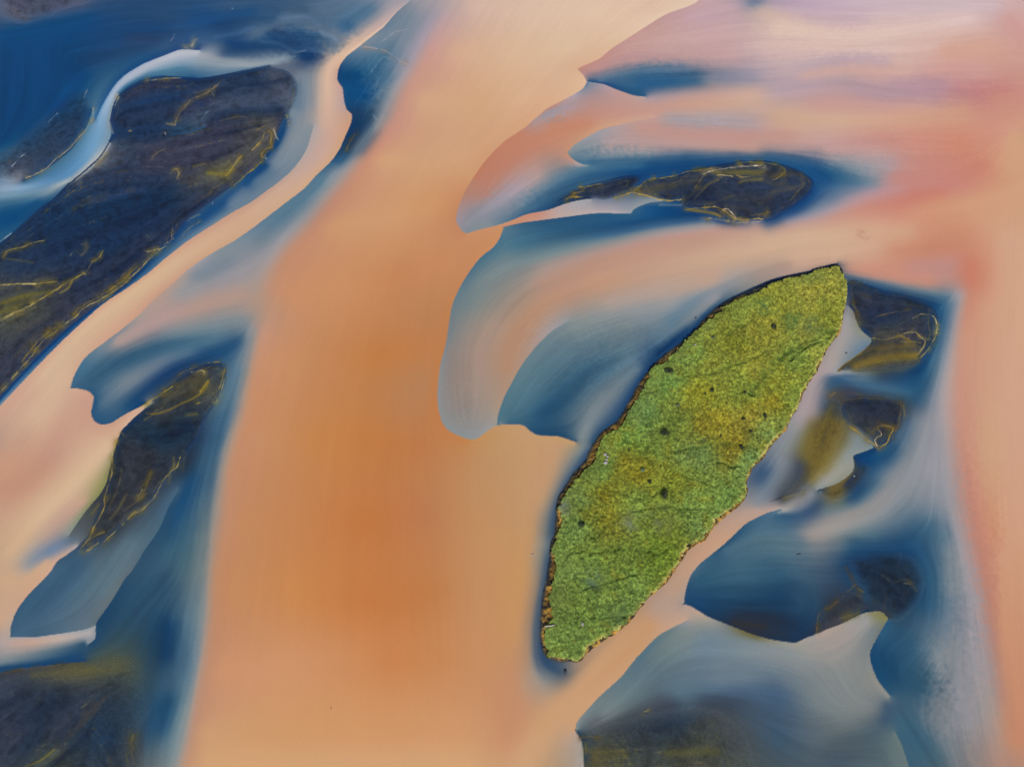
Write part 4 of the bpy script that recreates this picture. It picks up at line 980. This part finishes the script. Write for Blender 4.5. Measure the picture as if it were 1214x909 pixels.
WCOL += (amp * (0.010 * rip + 0.008 * FINE))[..., None]
big = fbm(Xg, Yg, 38, 21, 4)
WCOL *= (1 + 0.012 * big[..., None] * np.array([0.8, 1.0, 1.3]))
WCOL = lines_over(WCOL.reshape(-1, 3), PXg.ravel(), PYg.ravel(), BROAD.ravel() * 0.3, Xg.ravel(), Yg.ravel()).reshape(NY, NX, 3)
co = np.stack([Xg, Yg, np.zeros_like(Xg)], -1).reshape(-1, 3)
river = mesh_obj('river_water', co, grid_faces(NX, NY), M_WATER, albedo(WCOL.reshape(-1, 3)))
tag(river, 'silty river water in broad orange, pink and blue currents', 'water', kind='structure')

# the same river carried on beyond the surveyed reach, coarser
def mirror(v, n): 
    v = np.mod(v, 2 * n); return np.where(v > n, 2 * n - v, v)
fx, fy = np.meshgrid(np.arange(-760, 761, 4.0), np.arange(-700, 861, 4.0))
wx, wy = fx + 9 * vnoise(fx, fy, 60, 31), fy + 9 * vnoise(fx, fy, 60, 32)
a, b = w2g(wx, wy)
FC = bil(FIELD, mirror(a, NX - 1), mirror(b, NY - 1))
far = mesh_obj('outer_river', np.stack([fx, fy, np.full_like(fx, -0.05)], -1).reshape(-1, 3), grid_faces(fx.shape[1], fx.shape[0]), M_WATER, albedo(FC.reshape(-1, 3)))
tag(far, 'farther reaches of the silty braided river', 'water', kind='structure')
pl = mesh_obj('outwash_plain', [(-9000, -9000, -0.6), (9000, -9000, -0.6), (9000, 9000, -0.6), (-9000, 9000, -0.6)], [(0, 1, 2, 3)], M_PLAIN)
tag(pl, 'black sand outwash plain reaching to the horizon', 'ground', kind='structure')

# ------------------------------------------------------------------ black sand bars
for bi, (poly, hgt, base, bw, label) in enumerate(BARS):
    P = spline(parse_pts(poly), 3.0, closed=True)
    Wp = np.stack(px2w(P[:, 0], P[:, 1]), 1)
    lo, hi = Wp.min(0) - 0.6, Wp.max(0) + 0.6
    lo = np.maximum(lo, (-150, -40)); hi = np.minimum(hi, (150, 190))
    st = 0.11
    x, y = np.meshgrid(np.arange(lo[0], hi[0], st), np.arange(lo[1], hi[1], st))
    px, py = w2px(x, y)
    wob = 0.28 * fbm(x, y, 2.2, 41, 3)
    d = poly_sd(x, y, Wp) + wob
    a, b = w2g(x, y)
    ar = np.clip(d, 0, None)
    big = fbm(x, y, 7.0, 43, 4); fl = bil(BROAD, a, b); ff = bil(FINE, a, b)
    z = hgt * (1 - np.exp(-ar / 1.6)) * (0.75 + 0.35 * big) + 0.03 * fl * smooth01(ar, 0, 1.5) + np.where(d < 0, d * 0.5, 0) + 0.012 * fbm(x, y, 0.6, 44, 2) * smooth01(ar, 0, 0.4)
    wx = 2.0 * vnoise(x, y, 2.0, 45) * smooth01(ar, 0.3, 2); wy = 2.0 * vnoise(x, y, 2.0, 46) * smooth01(ar, 0.3, 2)
    C = bil(FIELD, a + wx, b + wy)
    dk = smooth01(ar, 0.05, 1.2 if hgt > 0.28 else 6.0 if label.startswith(('speckled', 'dark sand bar')) else 2.6)
    C = C + (hexes(base)[0] * (1 + 0.12 * big + 0.03 * fl)[..., None] - C) * (bw * dk)[..., None]
    # ochre silt caught in streaks and flecks
    s1 = smooth01(0.55 * fl + 0.9 * big + 0.35 * fbm(x, y, 1.1, 47, 3), 0.55, 1.25)
    s2 = smooth01(0.5 * ff + 1.0 * fbm(x, y, 0.5, 48, 2) + 0.8 * big, 1.15, 1.9)
    gold = np.array([0.47, 0.40, 0.20]); brown = np.array([0.26, 0.245, 0.23])
    C = C + (brown - C) * (0.55 * s1 * dk)[..., None]
    C = C + (gold - C) * (0.34 * s2 * dk)[..., None]
    # drying lines left by the falling water, parallel to the shore
    for lv_, wd_, sd_ in ((0.45, 0.10, 0), (1.0, 0.13, 3), (1.9, 0.18, 6)):
        e_ = np.exp(-((ar - lv_ * (1 + 0.5 * fbm(x, y, 3.5, 130 + sd_, 3))) / wd_) ** 2) * smooth01(fbm(x, y, 4.5, 140 + sd_, 3) + 0.25 * vnoise(x, y, 0.6, 150 + sd_), 0.05, 0.5)
        C = C + (gold * 0.95 - C) * ((0.5 if hgt > 0.28 else 0.0) * e_)[..., None]
    if label.startswith('speckled'):          # coarse grains of ochre among the black
        g_ = smooth01(vnoise(x, y, 0.28, 160) + 0.5 * vnoise(x, y, 0.55, 161) + 0.9 * fbm(x, y, 5, 162, 3) + 0.2 * ff, 0.25, 1.0)
        C = C + (np.array([0.42, 0.38, 0.22]) - C) * (0.45 * g_ * dk)[..., None]
    s3 = smooth01(-0.7 * fl - 0.6 * big, 0.6, 1.4)
    C = C + (np.array([0.07, 0.15, 0.30]) - C) * (0.45 * s3 * dk)[..., None]
    # fine drainage relief: paler ridges and darker hollows
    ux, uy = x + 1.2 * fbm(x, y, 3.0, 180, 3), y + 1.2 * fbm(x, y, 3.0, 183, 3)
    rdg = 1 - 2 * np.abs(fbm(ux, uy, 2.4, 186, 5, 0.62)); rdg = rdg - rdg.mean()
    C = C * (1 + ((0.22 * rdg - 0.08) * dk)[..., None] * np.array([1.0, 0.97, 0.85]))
    C = C * (1 - (dk * smooth01(C[..., 2] - C[..., 0], 0.0, 0.1))[..., None] * np.array([0.03, 0.06, 0.09]))
    z = z + 0.06 * rdg * smooth01(ar, 0.2, 1.2) * (hgt / 0.55)
    C = C * (1 + (0.03 * fl + 0.03 * ff)[..., None] * dk[..., None])
    rimd = np.exp(-((ar - 0.1) / 0.8) ** 2) * (0.0 if hgt < 0.28 else 0.4 if bw < 0.8 else 0.6) * np.clip(0.8 + 0.6 * fbm(x, y, 4, 170, 2), 0, 1)
    C = C + (np.array([0.05, 0.16, 0.33]) - C) * (rimd * smooth01(C.mean(2), 0.6, 0.35))[..., None]
    C = lines_over(C.reshape(-1, 3).astype(np.float32), px.ravel(), py.ravel(), fl.ravel() * 0.3, x.ravel(), y.ravel())
    ny, nx = x.shape; ok = d > -0.35
    keep = (ok[:-1, :-1] | ok[1:, :-1] | ok[:-1, 1:] | ok[1:, 1:])
    co, f, cc = compact(np.stack([x, y, z], -1).reshape(-1, 3), grid_faces(nx, ny, keep), C)
    o = mesh_obj('sand_bar', co, f, M_SAND, albedo(cc))
    tag(o, label, 'sand bar', 'black sand bars lying in the river')

# ------------------------------------------------------------------ the green island
TOP = 1.15
isl = link(bpy.data.objects.new('grassy_island', None))
Po = spline(parse_pts(ISLAND_OUT), 3.0, closed=True); Wo = np.stack(px2w(Po[:, 0], Po[:, 1], 0.0), 1)
Pt = spline(parse_pts(ISLAND_TURF), 3.0, closed=True); Wt = np.stack(px2w(Pt[:, 0], Pt[:, 1], TOP), 1)
isl.location = (float(Wo[:, 0].mean()), float(Wo[:, 1].mean()), 0)
tag(isl, 'long green grass-covered island with crumbling brown banks', 'island')
IOFF = np.array([isl.location[0], isl.location[1], 0.0])
lo, hi = Wo.min(0) - 0.8, Wo.max(0) + 0.8; st = 0.12
x, y = np.meshgrid(np.arange(lo[0], hi[0], st), np.arange(lo[1], hi[1], st)); ny, nx = x.shape
rag = 0.5 * fbm(x, y, 1.2, 51, 3) + 0.18 * vnoise(x, y, 0.4, 54)
do = poly_sd(x, y, Wo) + 0.25 * fbm(x, y, 1.6, 52, 3)
dt0 = poly_sd(x, y, Wt)
px, py = w2px(x, y, TOP)
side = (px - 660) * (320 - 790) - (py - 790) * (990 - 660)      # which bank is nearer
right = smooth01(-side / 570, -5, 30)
do = do - 0.3 * smooth01(px, 815, 890) * (1 - right) - 0.22 * right + 0.12 * right * vnoise(x, y, 0.5, 88)
dt = np.minimum(dt0 + rag + 0.22 * (1 - right) + 0.45 * right + 0.2 * right * vnoise(x, y, 0.45, 89), do - 0.05)
def turf_colour(x, y):
    px, py = w2px(x, y, TOP); S = 0; A = 0
    qx = px + 14 * fbm(x, y, 6, 71, 3); qy = py + 10 * fbm(x, y, 6, 72, 3)
    for t in TURF_COL.split():
        u, v, h = t.split(','); w = 1 / (((qx - float(u)) ** 2 + (qy - float(v)) ** 2) + 60) ** 1.6
        S = S + w; A = A + w[..., None] * hexes(h)[0]
    C = A / S[..., None]
    n1, n2, n3 = fbm(x, y, 1.6, 73, 4), fbm(x, y, 0.4, 74, 2), fbm(x, y, 3.5, 75, 3)
    C = C + (np.array([0.50, 0.44, 0.10]) - C) * (0.30 * smooth01(n1 + 0.5 * n3, 0.1, 0.7))[..., None]
    C = C + (np.array([0.36, 0.47, 0.20]) - C) * (0.25 * smooth01(-n1 - 0.5 * n3, 0.1, 0.7))[..., None]
    C = C * (1 + 0.30 * n2 + 0.24 * vnoise(x, y, 0.2, 77) + 0.10 * n3)[..., None]
    sp = smooth01(vnoise(x, y, 0.3, 78) + 0.4 * n2, 0.55, 0.95); C = C + (np.array([0.70, 0.66, 0.34]) - C) * (0.22 * sp)[..., None]
    return C, px, py
TC, px, py = turf_colour(x, y)
tus = fbm(x, y, 0.9, 55, 3)
zt = TOP + 0.10 * tus + 0.07 * vnoise(x, y, 0.42, 68) + 0.10 * fbm(x, y, 5, 56, 3) - 0.25 * np.exp(-np.clip(dt, 0, None) / 0.5) * (1 - right)
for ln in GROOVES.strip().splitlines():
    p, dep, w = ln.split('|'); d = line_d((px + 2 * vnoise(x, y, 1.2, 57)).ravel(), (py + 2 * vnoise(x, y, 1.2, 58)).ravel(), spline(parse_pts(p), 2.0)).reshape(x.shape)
    sw = np.exp(-(d / (float(w) * 1.6)) ** 2) * np.clip(0.7 + 0.7 * vnoise(x, y, 1.0, 59), 0, 1.2) * min(1.0, float(dep) * 3.2)      # darker green painted in as shade along the furrows
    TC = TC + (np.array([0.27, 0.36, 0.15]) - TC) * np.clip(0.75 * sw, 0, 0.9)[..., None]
    zt -= 1.3 * float(dep) * np.exp(-(d / float(w)) ** 2) * np.clip(0.8 + 0.6 * vnoise(x, y, 1.0, 59), 0, 1.3)
s = np.clip(do, 0, None) / np.maximum(np.clip(do, 0, None) + np.clip(-dt, 0, None), 1e-3)
blk = vnoise(x, y, 0.8, 53) + 0.7 * vnoise(x, y, 0.35, 60)
zb = np.where(do < 0, do * 0.8, 0.75 * s ** 1.1 * (1 + 0.35 * blk) )
crack = np.exp(-((dt + 0.12) / 0.10) ** 2) * smooth01(vnoise(x, y, 1.1, 67), -0.5, 0.3) * (1 - right)
zb = np.clip(zb, -0.4, 1.0) - 0.35 * crack
z = np.where(dt >= 0, zt, zb)
# bank colours: peat, ochre, torn grass
cb = np.array([0.44, 0.34, 0.16]) + 0 * x[..., None]
k1 = smooth01(fbm(x, y, 1.0, 81, 3), 0.0, 0.45); k2 = smooth01(fbm(x, y, 0.7, 82, 3), 0.05, 0.4)
cb = cb + (np.array([0.74, 0.57, 0.26]) - cb) * (0.9 * k1)[..., None]
cb = cb + (np.array([0.13, 0.13, 0.14]) - cb) * (0.85 * k2)[..., None]
cb = cb + (np.array([0.80, 0.68, 0.44]) - cb) * (0.8 * smooth01(vnoise(x, y, 0.35, 83), 0.45, 0.8) * smooth01(fbm(x, y, 6, 84, 2), -0.1, 0.4))[..., None]
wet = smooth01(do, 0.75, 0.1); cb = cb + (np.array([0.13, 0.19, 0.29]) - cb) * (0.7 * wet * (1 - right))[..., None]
shady = smooth01(px, 815, 890) * (1 - right); cb = cb + (np.array([0.13, 0.17, 0.25]) - cb) * (0.8 * shady * np.clip(0.8 + 0.8 * vnoise(x, y, 1.2, 87), 0, 1))[..., None]  # shade on the upper left bank painted into its colour
# sunlit edge painted pale along the rim, greyer short grass a little inside it
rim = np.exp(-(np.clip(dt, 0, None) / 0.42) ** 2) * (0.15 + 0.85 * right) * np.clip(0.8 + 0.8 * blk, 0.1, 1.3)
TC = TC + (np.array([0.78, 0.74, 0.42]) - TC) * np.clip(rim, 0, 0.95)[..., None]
pale = np.exp(-((dt - 1.6) / 1.5) ** 2) * (1 - right) * np.clip(0.45 + 0.8 * fbm(x, y, 3, 85, 3), 0, 1)
TC = TC + (np.array([0.45, 0.51, 0.26]) - TC) * 0.7 * pale[..., None]
for cx, cy, r, c in ((958, 322, 7, '6c9058'), (962, 384, 14, '5c6c40'), (938, 380, 10, '50703c'), (905, 362, 9, '50703c'), (700, 683, 12, '5c7050'), (705, 690, 8, '506850'), (785, 618, 14, '66704c'), (738, 730, 18, '566c40'), (668, 600, 10, '6e7868'), (748, 620, 12, '6e7860')):
    g = np.exp(-(((px - cx) ** 2 + (py - cy) ** 2) / r ** 2)) * np.clip(0.6 + 0.9 * fbm(x, y, 0.9, 86, 3), 0, 1)
    TC = TC + (hexes(c)[0] - TC) * g[..., None]
co = np.stack([x, y, z], -1).reshape(-1, 3) - IOFF
tt = dt >= 0; oo = do > -0.3
allt = tt[:-1, :-1] & tt[1:, :-1] & tt[:-1, 1:] & tt[1:, 1:]
anyo = oo[:-1, :-1] | oo[1:, :-1] | oo[:-1, 1:] | oo[1:, 1:]
c1, f1, k1c = compact(co, grid_faces(nx, ny, allt), TC.reshape(-1, 3))
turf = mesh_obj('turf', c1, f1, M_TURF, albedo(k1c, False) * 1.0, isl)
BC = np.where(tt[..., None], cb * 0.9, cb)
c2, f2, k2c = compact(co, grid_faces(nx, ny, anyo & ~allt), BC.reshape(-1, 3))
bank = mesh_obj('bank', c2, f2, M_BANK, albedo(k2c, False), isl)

# grass: tufts of blades standing on the turf, too many to count
rng = np.random.RandomState(11)
nt_ = 46000
tx = rng.uniform(lo[0], hi[0], nt_ * 3); ty = rng.uniform(lo[1], hi[1], nt_ * 3)
ga, gb = (tx - lo[0]) / st, (ty - lo[1]) / st
ins = bil(dt, ga, gb); den = fbm(tx, ty, 2.2, 91, 3)
k = (ins > 0.08) & (rng.rand(len(tx)) < 0.55 + 0.5 * den); tx, ty, ga, gb = tx[k][:nt_], ty[k][:nt_], ga[k][:nt_], gb[k][:nt_]
tz = bil(z, ga, gb); tcol = bil(TC, ga, gb)
nb = 4; n = len(tx)
ang = rng.rand(n, nb) * 6.283; hgt = rng.uniform(0.06, 0.17, (n, nb)) * (1 + 0.4 * fbm(tx, ty, 1.5, 92, 2))[:, None]; lean = rng.uniform(0.05, 0.16, (n, nb)); wd = rng.uniform(0.035, 0.075, (n, nb))
bx = tx[:, None] + rng.normal(0, 0.07, (n, nb)); by = ty[:, None] + rng.normal(0, 0.07, (n, nb))
ca, sa = np.cos(ang), np.sin(ang)
v0 = np.stack([bx - sa * wd, by + ca * wd, tz[:, None] - 0.03 + 0 * bx], -1); v1 = np.stack([bx + sa * wd, by - ca * wd, tz[:, None] - 0.03 + 0 * bx], -1)
v2 = np.stack([bx + ca * lean, by + sa * lean, tz[:, None] + hgt], -1)
V = np.stack([v0, v1, v2], 2).reshape(-1, 3) - IOFF
var = (1 + rng.normal(0, 0.10, (n, nb)))[..., None] * tcol[:, None, :]
dry = (rng.rand(n, nb) < 0.06)[..., None]; var = np.where(dry, var * 0.4 + np.array([0.72, 0.66, 0.38]) * 0.6, var)
gc = np.repeat(var[:, :, None, :], 3, 2); gc[:, :, 2] *= 1.12
grass = mesh_obj('grass', V, np.arange(len(V)).reshape(-1, 3), M_GRASS, albedo(np.clip(gc.reshape(-1, 3), 0, 1), False) * 1.0, isl, smooth=False)
tag(grass, kind='stuff')
def ground_z(X, Y): return float(bil(z, np.array([(X - lo[0]) / st]), np.array([(Y - lo[1]) / st]))[0])

# ------------------------------------------------------------------ willow shrubs
def tube(pts, rad, seg=6):
    pts = np.asarray(pts, float); V = []; F = []
    for i, p in enumerate(pts):
        d = pts[min(i + 1, len(pts) - 1)] - pts[max(i - 1, 0)]; d /= np.linalg.norm(d) + 1e-9
        u = np.cross(d, (0.3, 0.2, 0.93)); u /= np.linalg.norm(u) + 1e-9; w = np.cross(d, u)
        for s_ in range(seg):
            a_ = 6.2832 * s_ / seg; V.append(p + rad[i] * (u * math.cos(a_) + w * math.sin(a_)))
    for i in range(len(pts) - 1):
        for s_ in range(seg):
            F.append((i * seg + s_, i * seg + (s_ + 1) % seg, (i + 1) * seg + (s_ + 1) % seg, (i + 1) * seg + s_))
    c = len(V); V.append(pts[0]); V.append(pts[-1]); e = (len(pts) - 1) * seg
    for s_ in range(seg):
        F.append((c, (s_ + 1) % seg, s_, c)); F.append((c + 1, e + s_, e + (s_ + 1) % seg, c + 1))
    return V, [f for f in F if len(set(f)) == 4], [(f[0], f[1], f[2]) for f in F if len(set(f)) == 3]
def tube_obj(name, branches, mat, parent=None):
    V, Q = [], []
    for pts, rad in branches:
        v, q, t = tube(pts, rad); o = len(V); V += list(v)
        for f in q: Q += [(o + f[0], o + f[1], o + f[2]), (o + f[0], o + f[2], o + f[3])]
        Q += [tuple(o + i for i in f) for f in t]
    return mesh_obj(name, V, Q, mat, None, parent)
def shrub(px_, py_, dpx, label, i):
    rs = np.random.RandomState(500 + i)
    X, Y = (float(v) for v in px2w(px_, py_, TOP)); R = dpx * 0.168 / 2 * 1.12; H = R * (0.95 if dpx > 6 else 1.15)
    zz = ground_z(X, Y)
    root = link(bpy.data.objects.new('willow_shrub', None)); root.location = (X, Y, zz - 0.05)
    tag(root, label, 'shrub', 'willow shrubs growing on the green island')
    el = {3: (1.5, 0.8), 2: (1.0, 1.0), 11: (0.6, 1.35), 15: (1.35, 0.8)}.get(i, (rs.uniform(0.9, 1.15), rs.uniform(0.9, 1.1)))
    nl = max(3, int(3 + dpx)); lobes = []
    for q in range(nl):
        a_ = rs.rand() * 6.283; rr = R * 0.62 * math.sqrt(rs.rand())
        lobes.append((rr * math.cos(a_) * el[0], rr * math.sin(a_) * el[1], H * rs.uniform(0.35, 0.62), R * rs.uniform(0.34, 0.52)))
    m = int(70 * dpx); V = []; K = []
    base = np.array([0.40, 0.46, 0.34]) if i in (5, 6, 14, 16) else np.array([0.21, 0.24, 0.16])
    for q in range(m):
        lx, ly, lz, lr = lobes[rs.randint(nl)]
        v = rs.normal(size=3); v /= np.linalg.norm(v); v[2] = abs(v[2]) if rs.rand() < 0.75 else v[2]
        c = np.array([lx, ly, lz]) + v * lr * rs.uniform(0.75, 1.05); c[2] = max(c[2], 0.04)
        u = np.cross(v, rs.normal(size=3)); u /= np.linalg.norm(u); w = np.cross(v, u) + v * rs.uniform(-0.5, 0.5); s_ = rs.uniform(0.06, 0.12)
        V += [c - u * s_, c - w * s_ * 0.5, c + u * s_, c + w * s_ * 0.5]; kc = base * rs.uniform(0.7, 1.35); K += [kc] * 4
    mesh_obj('foliage', V, np.arange(len(V)).reshape(-1, 4), M_LEAF, albedo(np.array(K), False), root, smooth=False)
    br = []
    for lx, ly, lz, lr in lobes[:6]:
        br.append(([(0.05 * lx, 0.05 * ly, -0.05), (0.5 * lx, 0.5 * ly, lz * 0.55), (lx, ly, lz)], [0.035, 0.025, 0.01]))
    tube_obj('stem', br, M_TWIG, root)
for i, (a_, b_, c_, d_) in enumerate(SHRUBS): shrub(a_, b_, c_, d_, i)

# ------------------------------------------------------------------ stones, turf clod and driftwood
def boulder(name, px_, py_, size, mat, label, cat, seed, onland=True, el=(1, 0.8, 0.6), group=None, rot=0.0):
    import bmesh
    X, Y = (float(v) for v in px2w(px_, py_, TOP if onland else 0)); zz = ground_z(X, Y) if onland else 0.0
    bm = bmesh.new(); bmesh.ops.create_icosphere(bm, subdivisions=3, radius=1)
    V = np.array([v.co[:] for v in bm.verts]); F = np.array([[v.index for v in f.verts] for f in bm.faces]); bm.free()
    n_ = fbm(V[:, 0] + seed * 3.1, V[:, 1] + V[:, 2] * 1.7, 0.9, 120 + seed, 3); V = V * (1 + 0.3 * n_)[:, None]
    pl_ = np.random.RandomState(seed).normal(size=(5, 3)); pl_ /= np.linalg.norm(pl_, axis=1)[:, None]
    for p in pl_:
        h_ = V @ p; V = V - np.clip(h_ - 0.72, 0, None)[:, None] * p
    V = V * np.array(el) * size / 2
    o = mesh_obj(name, V, F, mat); o.location = (X, Y, zz + size * el[2] * 0.28); o.rotation_euler = (0, 0, rot)
    return tag(o, label, cat, group)
boulder('stone', 717.5, 538.5, 0.7, M_STONE, 'uppermost pale stone of the short column of stones at the left bank', 'stone', 1, group='pale stones lying on the island')
boulder('stone', 720.3, 541.0, 0.55, M_STONE, 'pale stone just below and right of the uppermost stone in the short column', 'stone', 2, group='pale stones lying on the island')
boulder('stone', 719.0, 544.6, 0.6, M_STONE, 'pale stone in the middle of the short column of stones', 'stone', 3, group='pale stones lying on the island')
boulder('stone', 717.6, 548.2, 0.85, M_STONE, 'widest pale stone, at the foot of the short column of stones', 'stone', 4, group='pale stones lying on the island', el=(1, .8, .5))
boulder('stone', 690.3, 740.0, 0.7, M_STONE, 'lone pale stone in plain grass near the lower tip of the island', 'stone', 5, group='pale stones lying on the island', el=(.7, 1, .6))
boulder('stone', 824.0, 408.6, 0.45, M_STONE, 'small pale stone near the upper left bank of the island', 'stone', 6, group='pale stones lying on the island')
boulder('stone', 631.7, 657.5, 0.42, M_STONE, 'tiny pale stone out in the orange water left of the island', 'stone', 7, onland=False)
boulder('stone', 1003.2, 418.5, 0.45, M_STONE_D, 'tiny dark stone in the pale wedge of water between island and mustard bar', 'stone', 8, onland=False)
boulder('stone', 824.6, 376.8, 0.42, M_STONE_D, 'tiny dark stone in the blue-grey water off the upper left bank', 'stone', 9, onland=False)
boulder('turf_clod', 670.2, 796.5, 1.0, M_STONE_D, 'dark clod of fallen turf in the water off the lower tip of the island', 'turf clod', 12, onland=False, el=(.6, 1, .6))
X, Y = (float(v) for v in px2w(652, 741.5, TOP)); zz = ground_z(X, Y) + 0.12
lg = tube_obj('driftwood_log', [([(-0.95, -0.12, 0), (-0.3, -0.02, 0.05), (0.35, 0.03, 0.04), (0.95, 0.22, 0.08)], [0.14, 0.13, 0.11, 0.07]), ([(0.2, 0.02, 0.05), (0.5, -0.2, 0.2)], [0.05, 0.025])], M_LOG)
lg.location = (X, Y, max(zz, 0.85)); tag(lg, 'bleached driftwood log stranded on the lower left bank of the island', 'driftwood')
X, Y = (float(v) for v in px2w(947, 657))
lg = tube_obj('driftwood_branch', [([(-0.42, -0.03, 0.04), (0, 0.03, 0.06), (0.42, 0.02, 0.03)], [0.05, 0.08, 0.04]), ([(0.05, 0.03, 0.05), (0.25, 0.17, 0.12)], [0.03, 0.015])], M_LOG_D)
lg.location = (X, Y, 0); tag(lg, 'short dark branch afloat in the blue lagoon right of the island', 'driftwood')
X, Y = (float(v) for v in px2w(392.5, 838.5))
lg = tube_obj('driftwood_branch', [([(0.02, -0.25, 0.02), (0, 0, 0.05), (-0.04, 0.25, 0.02)], [0.03, 0.05, 0.025])], M_LOG_D)
lg.location = (X, Y, 0); tag(lg, 'tiny dark twig alone in the wide orange current', 'driftwood')

# ------------------------------------------------------------------ daylight and camera
SUN_EL, SUN_AZ = math.radians(46), math.radians(178)      # azimuth clockwise from north
w = bpy.data.worlds.new('World'); sc.world = w; w.use_nodes = True; nt = w.node_tree
sky = nt.nodes.new('ShaderNodeTexSky'); sky.sky_type = 'NISHITA'; sky.sun_disc = False
sky.sun_elevation = SUN_EL; sky.sun_rotation = SUN_AZ; sky.air_density = 1.0; sky.dust_density = 1.5; sky.ozone_density = 1.0
bg = nt.nodes['Background']; bg.inputs['Strength'].default_value = 0.10; nt.links.new(sky.outputs['Color'], bg.inputs['Color'])
sl = bpy.data.lights.new('sun', 'SUN'); sl.energy = 3.0; sl.angle = math.radians(0.6); sl.color = (1.0, 0.95, 0.87)
so = link(bpy.data.objects.new('sun', sl)); so.rotation_euler = (math.pi / 2 - SUN_EL, 0, math.pi - SUN_AZ)
so.location = (0, -200, 300)
cd = bpy.data.cameras.new('camera'); cam = link(bpy.data.objects.new('camera', cd))
cam.location = (0, 0, CAM_H); cam.rotation_euler = (TILT, 0, 0)
cd.sensor_fit = 'HORIZONTAL'; cd.angle = HFOV; cd.clip_start = 1; cd.clip_end = 30000
sc.camera = cam
vs = sc.view_settings; vs.view_transform = 'Standard'; vs.look = 'None'; vs.exposure = 0.7; vs.gamma = 1.0; vs.use_curve_mapping = False
